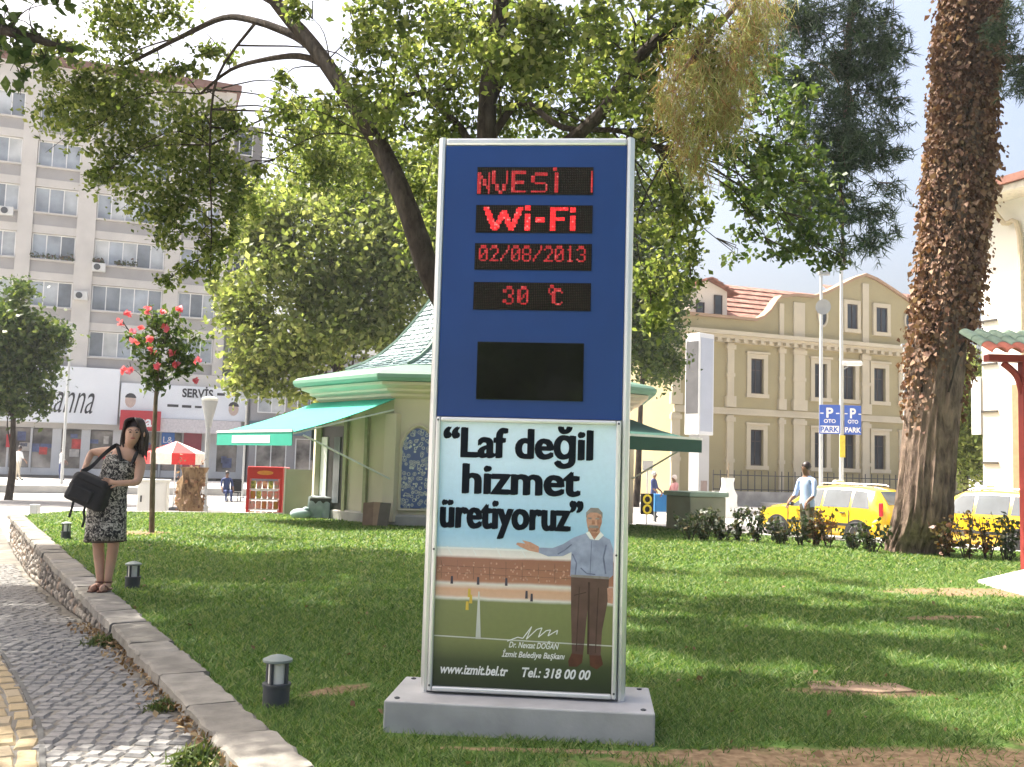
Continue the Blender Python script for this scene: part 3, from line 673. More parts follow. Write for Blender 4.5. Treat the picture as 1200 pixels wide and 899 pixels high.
# ------------------------------------------------------------------ low garden lamps
m_cap = mat('lamp_cap', (.20, .235, .22), .6, .12, 10)
def mat_lens():
    return mat('lamp_lens', (.62, .62, .58), .3, .05, 5, spec=.5)
def garden_lamp(p, label):
    t = empty('garden_lamp', p, random.uniform(0, 1), label, 'lamp', 'low garden lamps along the wall')
    b = MB(); b.lathe([(.072, -.03), (.072, .105), (.078, .107), (.078, .122), (.05, .124)], 24); b.build('base', m_dk, t, smooth=True)
    b = MB(); b.lathe([(.048, .12), (.048, .235)], 20); b.build('lens', mat_lens(), t, smooth=True)
    for k in range(4):
        a = k*math.pi/2+.5; b = MB(); b.box((.058*math.cos(a), .058*math.sin(a), .18), (.016, .016, .12), ); b.build('strut', m_dk, t)
    b = MB(); b.lathe([(.074, .236), (.080, .240), (.080, .252), (.045, .268), (.012, .276), (.001, .277)], 24); b.build('cap', m_cap, t, smooth=True)
garden_lamp(G(323, 827), 'dark low garden lamp with white lens nearest the totem'); garden_lamp(G(155, 690), "dark low garden lamp in the grass beside the woman's legs"); garden_lamp(G(77, 632), 'farthest low garden lamp by the wall behind the woman')
# ------------------------------------------------------------------ trees
def mat_bark(name, c1, c2, scale=6, zs=.25, bump=1.0):
    m = bpy.data.materials.new(name); m.use_nodes = True; nt = m.node_tree; N = nt.nodes; b = N['Principled BSDF']; b.inputs['Roughness'].default_value = .95; b.inputs['Specular IOR Level'].default_value = .1
    tc = N.new('ShaderNodeTexCoord'); mp = N.new('ShaderNodeMapping'); mp.inputs['Scale'].default_value = (1, 1, zs); nt.links.new(tc.outputs['Object'], mp.inputs[0])
    nz = N.new('ShaderNodeTexNoise'); nz.inputs['Scale'].default_value = scale; nz.inputs['Detail'].default_value = 9; nz.inputs['Roughness'].default_value = .68; nz.inputs['Distortion'].default_value = .5
    nt.links.new(mp.outputs[0], nz.inputs['Vector'])
    n2 = N.new('ShaderNodeTexNoise'); n2.inputs['Scale'].default_value = scale*.22; n2.inputs['Detail'].default_value = 3; nt.links.new(tc.outputs['Object'], n2.inputs['Vector'])
    ad = N.new('ShaderNodeMath'); ad.operation = 'MULTIPLY_ADD'; ad.inputs[1].default_value = .35; nt.links.new(n2.outputs['Fac'], ad.inputs[0]); nt.links.new(nz.outputs['Fac'], ad.inputs[2])
    rp = N.new('ShaderNodeValToRGB'); rp.color_ramp.elements[0].color = (*c1, 1); rp.color_ramp.elements[0].position = .5; rp.color_ramp.elements[1].color = (*c2, 1); rp.color_ramp.elements[1].position = .85
    nt.links.new(ad.outputs[0], rp.inputs[0]); nt.links.new(rp.outputs[0], b.inputs['Base Color'])
    bp = N.new('ShaderNodeBump'); bp.inputs['Strength'].default_value = bump; bp.inputs['Distance'].default_value = .06; nt.links.new(nz.outputs['Fac'], bp.inputs['Height']); nt.links.new(bp.outputs[0], b.inputs['Normal'])
    return m
m_bark = mat_bark('plane_bark', (.02, .016, .013), (.085, .07, .055), 14, .25)
m_pine_bark = mat_bark('pine_bark', (.065, .046, .038), (.30, .22, .17), 12, .24, 1.0)
LEAF = [(.055, .085, .022), (.095, .14, .036), (.145, .195, .052), (.20, .25, .075), (.30, .325, .13)]
m_leaf = mat_island('plane_leaf', LEAF, .5, .66, .3)
m_leaf_far = mat_island('far_leaf', [(.085, .12, .034), (.15, .20, .055), (.22, .27, .085), (.33, .36, .15)], .5, .66, .3)
m_leaf_dk = mat_island('dark_leaf', [(.03, .06, .016), (.055, .095, .026), (.085, .13, .034), (.13, .17, .045)], .45, .55, .3)

def smooth_path(pts, k=4):
    """Catmull-Rom through pts"""
    pts = [Vector(p) for p in pts]; out = []
    for i in range(len(pts)-1):
        p0, p1, p2, p3 = pts[max(0, i-1)], pts[i], pts[i+1], pts[min(len(pts)-1, i+2)]
        for j in range(k):
            t = j/k; out.append(.5*((2*p1)+(-p0+p2)*t+(2*p0-5*p1+4*p2-p3)*t*t+(-p0+3*p1-3*p2+p3)*t**3))
    out.append(pts[-1]); return out
def limb(name, pts, r0, r1, m, parent, n=9, jit=.05, k=4):
    q = smooth_path(pts, k); rad = [r0+(r1-r0)*(i/(len(q)-1))**.9 for i in range(len(q))]
    b = MB(); b.tube(q, rad, n, jit=jit); return b.build(name, m, parent, smooth=True), q
def crown_from(blobs, dens, size, m, parent, depth=1.0, name='crown', sub=9, spread=.33):
    """blobs: (centre, radii) -> one crown mesh of single leaves"""
    Cs = []
    for c, r in blobs:
        vol = r[0]*r[1]*r[2]; n = int(dens*(vol**(2/3)))
        Cs.append(clump_points(c, r, n, max(6, min(40, int(sub*(vol**.33)/.7))), spread))
    C = np.concatenate(Cs); return link(name, leaves_mesh(name, C, size, m), None, parent)
def twigs_from(blobs, wood, m, parent, rad=.02, per=3):
    pts = [p for q in wood for p in q]; b = MB()
    for c, r in blobs:
        c = Vector(c); cand_ = sorted(pts, key=lambda p: (p-c).length)[:7]; s = random.choice(cand_)
        mid = (s+c)/2+Vector((random.uniform(-.25, .25), random.uniform(-.25, .25), random.uniform(.05, .35)))*min(1.5, (c-s).length/1.5)
        L = min(1.0, (c-s).length/3)
        b.tube(smooth_path([s, mid, c], 4), [rad*(1-.75*i/8)*(.5+.5*L) for i in range(9)], 5)
        for _ in range(per):
            e = c+Vector([random.uniform(-1, 1)*r[k]*.95 for k in range(3)]); mm = (c+e)/2+Vector((0, 0, .1))
            b.tube([mid*.3+c*.7, mm, e], [rad*.5, rad*.35, rad*.15], 4)
    return b.build('twigs', m, parent, kind='stuff')
def pb(x, y, Y, rx, ry, rd=None):          # a clump of foliage given by where it stands at depth Y
    c = P(x, y, Y); k = Y/F_PX; rd = rd if rd is not None else (rx+ry)/2
    return (tuple(c), (rx*k, rd*k, ry*k))

# --- plane tree behind the totem
TB = Vector((.05, 10.6, 0))
tree = empty('plane_tree', TB, 0, 'tall leafy tree with dark forked trunk rising behind the blue totem', 'tree'); OFF = -TB
wood = []
def tl(pts, r0, r1, nm='branch', n=9): 
    o, q = limb(nm, pts, r0, r1, m_bark, tree, n); o.location = OFF; wood.append(q); return q
tl([TB-Vector((0, 0, .1)), (-.02, 10.6, 1.2), P(560, 430, 10.7), P(505, 322, 10.8), P(480, 250, 10.9), P(447, 175, 11.1), P(410, 115, 11.3), P(365, 52, 11.6), P(318, -5, 11.9), P(270, -90, 12.2), P(250, -220, 12.4)], .17, .06, 'trunk', 14)
tl([(0, 10.62, .9), P(585, 430, 10.8), P(573, 300, 11), P(570, 150, 11.1), P(578, 60, 11.2), P(588, -20, 11.2), P(575, -160, 11.0), P(600, -320, 10.6)], .15, .07, 'trunk', 12)
tl([P(573, 260, 11), P(640, 190, 10.8), P(705, 132, 10.5), P(745, 72, 10.3), P(795, 20, 10.0), P(850, -60, 9.6), P(930, -150, 9)], .09, .045)
tl([P(370, 60, 11.6), P(345, 42, 11.9), P(300, 25, 12.4), P(262, 21, 12.9), P(215, 42, 13.4), P(160, 70, 13.9)], .065, .025)
tl([P(385, 78, 11.5), P(352, 66, 11.8), P(310, 70, 12.3), P(270, 82, 12.9), P(235, 110, 13.4)], .05, .015)
tl([P(441, 165, 11.1), P(448, 135, 11.2), P(475, 112, 11.3), P(535, 104, 11.5)], .045, .02)
tl([P(575, 120, 11.1), P(600, 80, 11.4), P(640, 50, 11.8), P(700, 20, 12.2)], .05, .02)
tl([P(571, 210, 11), P(540, 150, 11.4), P(500, 110, 11.8), P(470, 40, 12)], .06, .02)
tl([P(572, 170, 11.1), P(610, 120, 11), P(660, 150, 10.7), P(735, 155, 10.5), P(790, 190, 10.6)], .05, .02)
tl([P(300, 26, 12.4), P(255, 90, 13), P(246, 170, 13.4), P(248, 260, 13.6), P(246, 330, 13.7)], .022, .006)
tl([P(320, 0, 11.9), P(200, -60, 13), P(80, -80, 14)], .07, .025)
VB = [pb(x_, y_, (Y_*1.4 if x_ < 300 else Y_*1.12 if x_ < 430 else Y_), rx_, ry_) for x_, y_, Y_, rx_, ry_ in [
 (110, 150, 10, 55, 50), (165, 105, 10.3, 55, 45), (205, 150, 10, 55, 42), (150, 190, 10.2, 45, 30), (235, 165, 9.8, 40, 45), (95, 120, 10.4, 35, 30), (80, 95, 10, 30, 22), (130, 40, 10, 50, 34), (180, 15, 9.5, 50, 26), (60, 60, 10.5, 35, 20),
 (175, 235, 10, 45, 26), (225, 225, 9.9, 38, 34), (262, 210, 9.9, 30, 40), (250, 285, 9.9, 26, 30), (205, 275, 10, 24, 20), (232, 318, 10, 26, 16), (280, 150, 9.7, 22, 24), (110, 212, 10, 22, 12), (275, 262, 10, 16, 40), (195, 330, 10, 14, 10),
 (255, 55, 9.3, 26, 14), (215, 85, 9.3, 30, 16), (330, 100, 9.5, 20, 14), (335, 128, 9.6, 34, 14), (300, 200, 10.2, 14, 12), (420, 30, 9.9, 40, 26), (360, 15, 9.6, 24, 14),
 (395, 130, 10.4, 34, 26), (440, 75, 10.6, 40, 36), (500, 35, 11, 50, 40), (520, 100, 11.4, 50, 40), (480, 150, 11.2, 34, 36), (545, 150, 11.5, 42, 30), (455, 200, 11.8, 26, 34), (500, 220, 12, 26, 40), (490, 280, 12.4, 22, 34),
 (610, 40, 11.4, 48, 42), (640, 100, 11.2, 46, 40), (600, 135, 11.4, 40, 22), (680, 60, 11, 46, 44), (700, 125, 11, 40, 34), (740, 40, 10.6, 46, 40), (755, 105, 10.8, 36, 36), (660, 140, 11.2, 50, 20), (560, 20, 11.2, 46, 30), (790, 60, 10.4, 36, 40),
 (775, 165, 11, 34, 32), (795, 215, 11.2, 30, 32), (775, 265, 11.4, 30, 36), (800, 300, 11.6, 22, 26), (770, 330, 11.8, 28, 30), (815, 240, 11.2, 20, 24), (810, 335, 11.5, 14, 12), (770, 370, 12, 22, 24), (830, 150, 11, 22, 26), (820, 100, 10.6, 24, 30),
 (340, 165, 13.5, 34, 24), (385, 165, 14, 36, 30), (425, 150, 14.5, 34, 30), (350, 205, 14, 30, 26), (405, 205, 14.5, 36, 30), (450, 120, 15, 34, 30), (470, 175, 15, 30, 30), (362, 122, 13.5, 24, 14), (300, 232, 14, 24, 24), (590, 100, 9.6, 50, 40), (660, 60, 9.4, 50, 40), (540, 60, 9.8, 40, 34), (720, 100, 9.6, 40, 34), (765, 20, 9.4, 40, 20), (620, 30, 9.3, 44, 30), (480, 20, 9.8, 40, 24), (440, 120, 10.2, 34, 26), (690, 20, 9.2, 44, 24), (810, 20, 9.6, 34, 26), (830, 70, 9.9, 30, 30), (870, 110, 10.4, 34, 30), (900, 80, 10.6, 26, 26), (850, 180, 10.8, 26, 22), (885, 215, 11, 30, 24), (925, 160, 11, 30, 26), (955, 270, 11.4, 26, 18), (910, 300, 11.4, 24, 12), (760, 130, 10.2, 30, 24), (850, 120, 11.3, 26, 26), (915, 205, 12, 34, 30), (895, 135, 12, 26, 24), (865, 300, 12, 16, 12), (940, 250, 12, 34, 24), (960, 225, 12, 22, 24),
 (860, 40, 10, 30, 30), (880, 170, 11.4, 26, 30), (905, 235, 11.6, 34, 28), (875, 265, 11.6, 24, 20), (930, 285, 11.8, 34, 20), (955, 300, 11.8, 30, 14), (900, 190, 11.5, 30, 26), (935, 125, 11.2, 26, 24), (950, 180, 11.4, 20, 24), (860, 215, 11.5, 20, 16), (990, 312, 11.8, 12, 8)]]
# the part of the crown above the frame, which shades the lawn and the path
NVIS = len(VB); LB = []; RB = []; SK = Vector((SUN_V.x/SUN_V.z, SUN_V.y/SUN_V.z, 0))
def shade(n, fx, y0, y1, r=(.65, 1.0)):
    for _ in range(n):
        Y = random.uniform(y0, y1); X = fx(Y); z = 2.9+.60*Y+random.uniform(.3, 1.6); c = Vector((X, Y, 0))+SK*z; c.z = z
        rr = random.uniform(*r); bl = (tuple(c), (rr, rr, rr*.6))
        (LB if c.x < -7.0 and c.y < 14.5 else RB if (c.y < 8.6 and c.x > -2.5) else VB).append(bl)
shade(38, lambda Y: random.uniform(-7.6, -.3), 8.0, 15.0)
shade(16, lambda Y: random.uniform(-3.2, 0), 5.5, 9)
shade(20, lambda Y: wall_x(Y)-random.uniform(-.3, 1.3), 4.2, 12.5, (.5, .8))
shade(18, lambda Y: random.uniform(-1.2, 3.0), 3.9, 6.6, (.45, .75))
shade(8, lambda Y: random.uniform(.8, 4.6), 6.6, 8.6, (.45, .75))
shade(3, lambda Y: random.uniform(2, 6), 10, 13.5, (.4, .6))
VL = [v for v in VB[:NVIS] if v[0][0]/v[0][1] < .20]; VR = [v for v in VB[:NVIS] if v[0][0]/v[0][1] >= .20]
o = crown_from(VL, 4600, .084, m_leaf, tree, sub=13, spread=.38); o.location = OFF
o = crown_from(VR, 3000, .088, m_leaf_dk, tree, sub=11, spread=.40); o.location = OFF
o = crown_from(VB[NVIS:], 7000, .12, m_leaf, tree, sub=9, spread=.26); o.location = OFF
o = twigs_from(VB[:NVIS], wood, m_bark, tree, .016, 3); o.location = OFF

# --- trees beyond the kiosk
def far_tree(base, blobs, label, dens, size, h, r0=.3, m=None, group=None):
    base = Vector(base); t = empty('leafy_tree', base, 0, label, 'tree', group)
    cs = [Vector(c) for c, r in blobs]; cen = sum(cs, Vector())/len(cs)
    o, q = limb('trunk', [base-Vector((0, 0, .2)), base+Vector((.1, 0, h*.3)), (base+cen)/2+Vector((0, 0, h*.1)), cen+Vector((0, 0, h*.15))], r0, r0*.35, m_bark, t); o.location = -base
    o = twigs_from(blobs, [q], m_bark, t, .05, 2); o.location = -base
    o = crown_from(blobs, dens, size, m or m_leaf_far, t, sub=11, spread=.36); o.location = -base
far_tree(P(405, 560, 33)*Vector((1, 1, 0)) if False else (P(405, 560, 33).x, 33, STREET-.1), [pb(*a) for a in [
 (375, 205, 33, 45, 42), (430, 215, 33, 45, 45), (330, 250, 32, 42, 40), (385, 275, 31.5, 60, 45), (300, 300, 32, 34, 34), (450, 290, 32, 50, 50), (345, 330, 31.5, 50, 42), (290, 360, 32, 34, 34), (410, 350, 31.5, 55, 40),
 (315, 400, 31.5, 50, 34), (370, 395, 31, 50, 36), (470, 350, 32, 34, 40), (290, 430, 32, 30, 28), (335, 445, 32, 46, 26), (435, 395, 31.5, 40, 26), (410, 165, 33, 34, 24), (480, 240, 33, 34, 40), (500, 300, 33, 34, 50), (265, 335, 32.5, 18, 18), (520, 240, 34, 40, 60)]],
 'broad sunlit tree standing behind the left side of the kiosk', 1500, .22, 6, .3)
far_tree((P(690, 560, 34).x, 34, STREET-.1), [pb(*a) for a in [(700, 200, 34, 60, 40), (650, 250, 34, 60, 50), (740, 250, 34, 50, 45), (765, 300, 33.5, 40, 40), (720, 320, 33, 50, 50), (780, 350, 33.5, 34, 34), (755, 390, 33, 34, 34), (690, 380, 33, 50, 50), (770, 420, 33.5, 26, 24), (600, 230, 34, 50, 60), (790, 230, 34, 24, 40)]],
 'dense tree standing between the totem and the khaki building', 1900, .17, 6, .3, m=m_leaf_dk)
far_tree((P(12, 540, 36).x, 36, STREET-.1), [pb(*a) for a in [(15, 355, 36, 28, 24), (35, 385, 36, 32, 24), (60, 395, 36, 20, 14), (10, 410, 36, 40, 30), (40, 430, 36, 30, 26), (5, 450, 36, 30, 28), (50, 460, 36, 14, 26), (12, 480, 36, 14, 20), (-40, 400, 36, 40, 50)]],
 'small green street tree in front of the white shop sign', 2300, .19, 4, .16, m=m_leaf_dk)
far_tree((P(1128, 560, 34).x, 34, STREET-.1), [pb(*a) for a in [(1130, 440, 34, 22, 30), (1140, 480, 34, 22, 30), (1125, 520, 34, 26, 30), (1150, 450, 34, 20, 30), (1135, 550, 34, 26, 22), (1110, 480, 34, 26, 40), (1160, 520, 34, 26, 40)]],
 'bright green tree between the pine trunk and the white building', 2200, .17, 3, .14, m=m_leaf_far)
far_tree((P(745, 560, 46).x, 46, STREET-.1), [pb(*a) for a in [(760, 340, 46, 30, 30), (775, 380, 46, 26, 30), (745, 400, 46, 34, 34), (770, 430, 46, 20, 24), (735, 350, 46, 30, 30)]],
 'dark tree against the end wall of the khaki building', 1500, .2, 5, .2, m=m_leaf_dk)
# tree out on the left whose dark sprays hang into the corner
lt = Vector((-9.5, 7.2, path_z(7.2)-.05)); t = empty('overhanging_tree', lt, 0, 'dark leafy sprays hanging into view at the upper left corner', 'tree')
o, q1 = limb('trunk', [lt-Vector((0, 0, .2)), lt+Vector((.2, .1, 2.5)), lt+Vector((.5, .1, 5.5)), lt+Vector((.4, 0, 8))], .22, .12, m_bark, t); o.location = -lt
o, q2 = limb('branch', [lt+Vector((.45, .1, 5)), P(-120, -60, 7), P(-30, 20, 6.8), P(40, 45, 6.8), P(85, 60, 6.8)], .08, .015, m_bark, t); o.location = -lt
LB += [pb(*a) for a in [(12, 50, 6.8, 26, 24), (45, 70, 6.8, 28, 16), (20, 95, 6.8, 16, 16), (70, 62, 6.8, 22, 10), (-20, 70, 7, 30, 40), (45, 0, 6.7, 26, 8), (75, 2, 6.7, 18, 9), (-40, 20, 7, 40, 40), (5, 25, 6.8, 20, 14)]]
o = crown_from(LB, 2600, .09, m_leaf_dk, t, sub=7); o.location = -lt
o = twigs_from(LB, [q1, q2], m_bark, t, .012, 2); o.location = -lt
# shade tree out of view on the right
rt = Vector((4.6, 1.8, 0)); t = empty('shade_tree', rt, 0, 'broad leafy tree standing on the lawn beside the photographer', 'tree')
o, q1 = limb('trunk', [rt-Vector((0, 0, .2)), rt+Vector((.1, .1, 3)), rt+Vector((-.2, .4, 6.0)), rt+Vector((-1, 1, 8.5))], .24, .1, m_bark, t); o.location = -rt
o, q2 = limb('branch', [rt+Vector((0, .3, 4.8)), Vector((3, 4.5, 6.6)), Vector((1.0, 7.5, 7.6))], .12, .03, m_bark, t); o.location = -rt
o = crown_from(RB, 6000, .11, m_leaf, t, sub=8, spread=.26); o.location = -rt
o = twigs_from(RB, [q1, q2], m_bark, t, .016, 2); o.location = -rt

far_tree((-3.5, -9.5, -.05), [((-3.5+random.uniform(-4, 6), -9.5+random.uniform(-2, 2), random.uniform(1.8, 6.5)), (1.1, 1.1, .8)) for _ in range(26)], 'leafy tree mirrored faintly in the dark screen of the totem', 1100, .16, 4, .2, m=m_leaf_dk)
# --- pine with dry ivy
pbse = G(1072, 648); pine = empty('pine_tree', pbse, 0, 'thick leaning pine trunk wrapped in dry brown leaves beside the taxis', 'tree')
pp = [pbse-Vector((0, 0, .15)), pbse+Vector((0, 0, .12)), P(1082, 600, 17.2), P(1090, 520, 17.2), P(1100, 430, 17.2), P(1112, 330, 17.2), P(1122, 230, 17.2), P(1130, 120, 17.2), P(1138, 0, 17.2), P(1150, -150, 17.2), P(1160, -330, 17)]
pr_ = [.49, .47, .46, .44, .43, .43, .43, .42, .40, .33, .2]
q = smooth_path(pp, 8); rad = np.interp(np.linspace(0, 10, len(q)), range(11), pr_)
b = MB(); NN = 72; ph = [random.uniform(0, 6.28) for _ in range(6)]
rings = []
for i, p in enumerate(q):
    ring = []
    for k in range(NN):
        a = 2*math.pi*k/NN; s = i*.35
        rr = rad[i]*(1+.05*math.sin(3*a+s*.25+ph[0])+.03*math.sin(7*a-s*.4+ph[1])+.028*math.sin(13*a+s*.8+ph[2])+.035*math.sin(23*a+1.7*math.sin(s*.9)+ph[4])+.02*math.sin(37*a-s*.5)+random.uniform(-.028, .028))
        if i < 8: rr *= 1+.03*max(0, math.sin(5*a+ph[3]))*(1-i/8)
        ring.append(tuple(p-pbse+Vector((math.cos(a)*rr, math.sin(a)*rr, 0))))
    rings.append(ring)
b.loft(rings); b.build('trunk', m_pine_bark, pine, smooth=True)
# dry ivy leaves clinging round the trunk
n = 42000; tt = rng.random(n)**.8; zi = np.interp(tt, [0, .10, .25, 1], [2.0, 3.2, 4.4, 11.0]); an = rng.uniform(0, 6.28, n)
qz = np.array([p.z for p in q]); qx = np.array([p.x for p in q]); qy = np.array([p.y for p in q])
keep = rng.random(n) < np.clip((zi-2.2+.9*np.sin(an*2+1))/2.6, 0.0, 1)**1.3
keep &= rng.random(n) < .72+.5*np.sin(an*3+zi*1.3)*np.sin(zi*2.1+an)
zi, an = zi[keep], an[keep]; rr = np.interp(zi, qz, rad)+np.abs(rng.normal(0.02, .085, len(zi)))+.06*np.maximum(0, np.sin(zi*2.3+an*2))
C = np.stack([np.interp(zi, qz, qx)+np.cos(an)*rr, np.interp(zi, qz, qy)+np.sin(an)*rr, zi], 1); D = np.stack([np.cos(an)*.5, np.sin(an)*.5, -np.ones(len(an))], 1)
m_ivy = mat_island('dry_ivy_leaf', [(.09, .045, .03), (.17, .09, .055), (.25, .145, .09), (.32, .215, .135), (.12, .06, .04), (.21, .105, .06)], .7, .2)
ivy = empty('ivy', pbse+Vector((0, 0, 3)), 0, 'withered brown ivy leaves clinging to the pine trunk', 'ivy')
o = link('foliage', leaves_mesh('foliage', C, rng.uniform(.05, .12, len(C)), m_ivy, aspect=.8, curl=.8, dirs=D), None, ivy, kind='stuff'); o.location = -ivy.location
b = MB()
for s in range(5):
    pts = []
    for i in range(14):
        z = 2.8+i*.55; a = s*1.25+i*.25+math.sin(i+s)*.3; r2 = float(np.interp(z, qz, rad))+.02
        pts.append((float(np.interp(z, qz, qx))+math.cos(a)*r2, float(np.interp(z, qz, qy))+math.sin(a)*r2, z))
    b.tube(smooth_path(pts, 3), .022, 5)
o = b.build('stems', m_bark, ivy, kind='stuff'); o.location = -ivy.location

# pine boughs
def tufts(name, C, L, m, parent, k=11, droop=.3, wid=.008, axis=None):
    n = len(C); ax = rng.normal(size=(n, 3)); ax[:, 2] -= droop
    if axis is not None: ax = ax*.5+axis
    ax /= np.linalg.norm(ax, axis=1)[:, None]
    C2 = np.repeat(C, k, 0); A = np.repeat(ax, k, 0); d = A+rng.normal(size=(n*k, 3))*.55; d /= np.linalg.norm(d, axis=1)[:, None]
    C2 = C2+A*rng.uniform(-.5, .5, (n*k, 1))*L; w = np.cross(d, rng.normal(size=(n*k, 3))); w /= np.linalg.norm(w, axis=1)[:, None]
    l = L*rng.uniform(.6, 1.15, (n*k, 1)); V = np.stack([C2-w*wid, C2+w*wid, C2+d*l], 1).reshape(-1, 3)
    return link(name, np_mesh(name, V, np.arange(3*n*k).reshape(-1, 3), m), None, parent)
m_needle = mat_island('pine_needle', [(.022, .042, .024), (.036, .065, .036), (.055, .09, .05), (.08, .12, .065)], .5, .35)
m_dryneedle = mat_island('dry_needle', [(.22, .10, .05), (.36, .23, .11), (.20, .24, .07), (.34, .36, .13), (.46, .42, .22)], .7, .4)
crownP = []
NB = [pb(*a) for a in [(930, 30, 15, 34, 34), (905, 60, 15, 24, 24), (925, 150, 15, 22, 26), (1045, 45, 15.6, 20, 16), (1050, 120, 15.6, 18, 10), (1048, 150, 15.6, 16, 8), (1055, 180, 15.6, 14, 7), (1040, 220, 15.6, 18, 8), (960, 110, 15.2, 30, 40), (955, 200, 15.2, 26, 40), (1010, 60, 15.2, 40, 40), (985, 180, 15.1, 34, 34), (940, 240, 15.2, 30, 24), (985, 40, 15.5, 40, 44), (1000, 100, 15.5, 40, 36), (975, 150, 15.4, 30, 40), (1010, 170, 15.5, 38, 30), (990, 215, 15.4, 36, 34), (1020, 240, 15.5, 34, 20), (975, 260, 15.4, 40, 26), (1000, 290, 15.4, 34, 18), (1040, 185, 15.5, 24, 10), (1035, 110, 15.6, 24, 14), (1030, 70, 15.6, 26, 18), (1020, 30, 15.6, 24, 22),
 (1050, 275, 15.5, 12, 7), (940, 40, 15.4, 30, 30), (930, 90, 15.4, 24, 24), (1190, 95, 16, 18, 16), (1185, 30, 16, 26, 26), (1195, 110, 16, 18, 8), (1225, 60, 16, 30, 50)]]
for _ in range(40):
    a = random.uniform(0, 6.28); rr = random.uniform(.15, 1)**.5; c = Vector((8.2+5.6*rr*math.cos(a), 17.0+4.2*rr*math.sin(a), random.uniform(10.5, 15))); c.z = max(c.z, 1.35+.5*c.y+1.2); NB.append((tuple(c), (1.0, 1.0, .55)))
Cs = np.concatenate([clump_points(c, r, int(125*(r[0]*r[1]*r[2])**(2/3)/.12), 8, .34) for c, r in NB])
o = tufts('crown', Cs, .17, m_needle, pine, k=11, droop=.5); o.location = -pbse
wp = []
for pts, r0 in (([q[62], P(1110, -60, 16.6), P(1050, -40, 16), P(1000, 10, 15.5), P(992, 120, 15.5), P(985, 220, 15.4), P(990, 310, 15.4)], .10), ([q[64], P(1060, -120, 16.2), P(980, -90, 14), P(930, -60, 11.5), P(885, -20, 10), P(835, 40, 9.7), P(790, 95, 9.6)], .08), ([q[60], P(1190, 70, 16.8), P(1240, 60, 16.4)], .16), ([q[70], q[70]+Vector((3, -2, 1)), q[70]+Vector((5, -3, 1.2))], .1), ([q[72], q[72]+Vector((-3, 1, 1)), q[72]+Vector((-5, 2, 1.2))], .1)):
    o, w_ = limb('branch', pts, r0, .02, m_pine_bark, pine, 8); o.location = -pbse; wp.append(w_)
o = twigs_from(NB[:18], wp, m_pine_bark, pine, .02, 3); o.location = -pbse
# hanging dry sprays
DB = [pb(*a) for a in [(865, 25, 9.7, 30, 30), (880, 70, 9.7, 26, 34), (850, 90, 9.7, 24, 40), (825, 70, 9.7, 30, 34), (800, 110, 9.7, 26, 40), (785, 140, 9.7, 24, 34), (815, 160, 9.8, 22, 30), (850, 140, 9.8, 20, 26), (890, 15, 9.8, 24, 24)]]
Cs = np.concatenate([clump_points(c, (r[0]*1.15, r[1]*1.3, r[2]*1.2), 190, 10, .42) for c, r in DB])
o = tufts('dry_sprays', Cs, .24, m_dryneedle, pine, k=4, droop=4.0, wid=.0045); o.location = -pbse

# --- flowering standard tree
hb = G(178, 624); t = empty('flowering_tree', hb, 0, 'slim young tree with pink blossoms behind the woman', 'tree')
o, q1 = limb('trunk', [hb-Vector((0, 0, .1)), P(179, 560, hb.y), P(181, 500, hb.y), P(183, 462, hb.y), P(186, 420, hb.y)], .05, .03, mat_bark('young_bark', (.12, .09, .06), (.26, .20, .14), 12, .3), t); o.location = -hb
HBm = [pb(*a) for a in [(182, 385, hb.y, 30, 20), (205, 400, hb.y, 26, 24), (165, 405, hb.y, 22, 20), (188, 425, hb.y, 28, 22), (212, 430, hb.y, 20, 16), (182, 450, hb.y, 16, 18), (175, 372, hb.y, 16, 12), (198, 372, hb.y, 16, 10)]]
o = crown_from(HBm, 2300, .10, m_leaf_dk, t, sub=8, spread=.3); o.location = -hb
o = twigs_from(HBm+[pb(142, 382, hb.y, 5, 5), pb(150, 432, hb.y, 5, 5), pb(228, 425, hb.y, 5, 5)], [q1], m_bark, t, .014, 2); o.location = -hb
m_pink = mat_island('pink_petal', [(.55, .07, .16), (.70, .16, .25), (.75, .10, .14), (.6, .2, .3)], .5, .35)
for fx, fy in ((141, 380), (152, 368), (156, 388), (157, 400), (176, 397), (178, 412), (191, 366), (212, 363), (150, 432), (145, 434), (184, 430), (205, 427), (200, 413), (232, 422), (230, 446), (163, 383), (172, 364), (192, 384)):
    c = P(fx, fy, hb.y-.35+random.uniform(-.15, .15))-hb; n = 7; C = np.array(c)+rng.normal(size=(n, 3))*.028; link('blossom', leaves_mesh('blossom', C, .10, m_pink, aspect=.9, curl=.8), None, t)

# --- young shrubs along the lawn edge
m_shrub = mat_island('shrub_leaf', [(.018, .035, .012), (.035, .06, .02), (.06, .08, .03), (.10, .07, .03)], .45, .25, .4)
m_shrub_r = mat_island('shrub_leaf_red', [(.03, .045, .012), (.09, .06, .02), (.16, .06, .025), (.07, .09, .025)], .45, .25, .4)
shrubs = [(808, 634, 34), (825, 634, 40), (845, 634, 30), (862, 634, 40), (886, 636, 42), (915, 638, 34), (938, 640, 46), (955, 640, 40), (972, 642, 48), (1000, 644, 26), (1022, 648, 40), (1110, 654, 50), (1135, 656, 56), (1156, 656, 52), (1180, 658, 56)]
names = ['shrub hiding the grey planter corner', 'leggy shrub in front of the grey planter', 'shrub just beyond the grey planter', 'second shrub counted from the planter along the kerb', 'shrub between the planter and the front wheel of the taxi', "shrub in front of the left taxi's front wheel", "tall shrub hiding the man's legs", 'shrub beside the man against the yellow taxi door', 'reddish shrub before the left taxi door', "low shrub by the left taxi's rear wheel", 'shrub touching the left side of the pine trunk', 'reddish shrub just past the pine trunk', "tallest reddish shrub before the right taxi's door", 'reddish shrub before the middle of the right taxi', 'shrub by the red post at the frame edge']
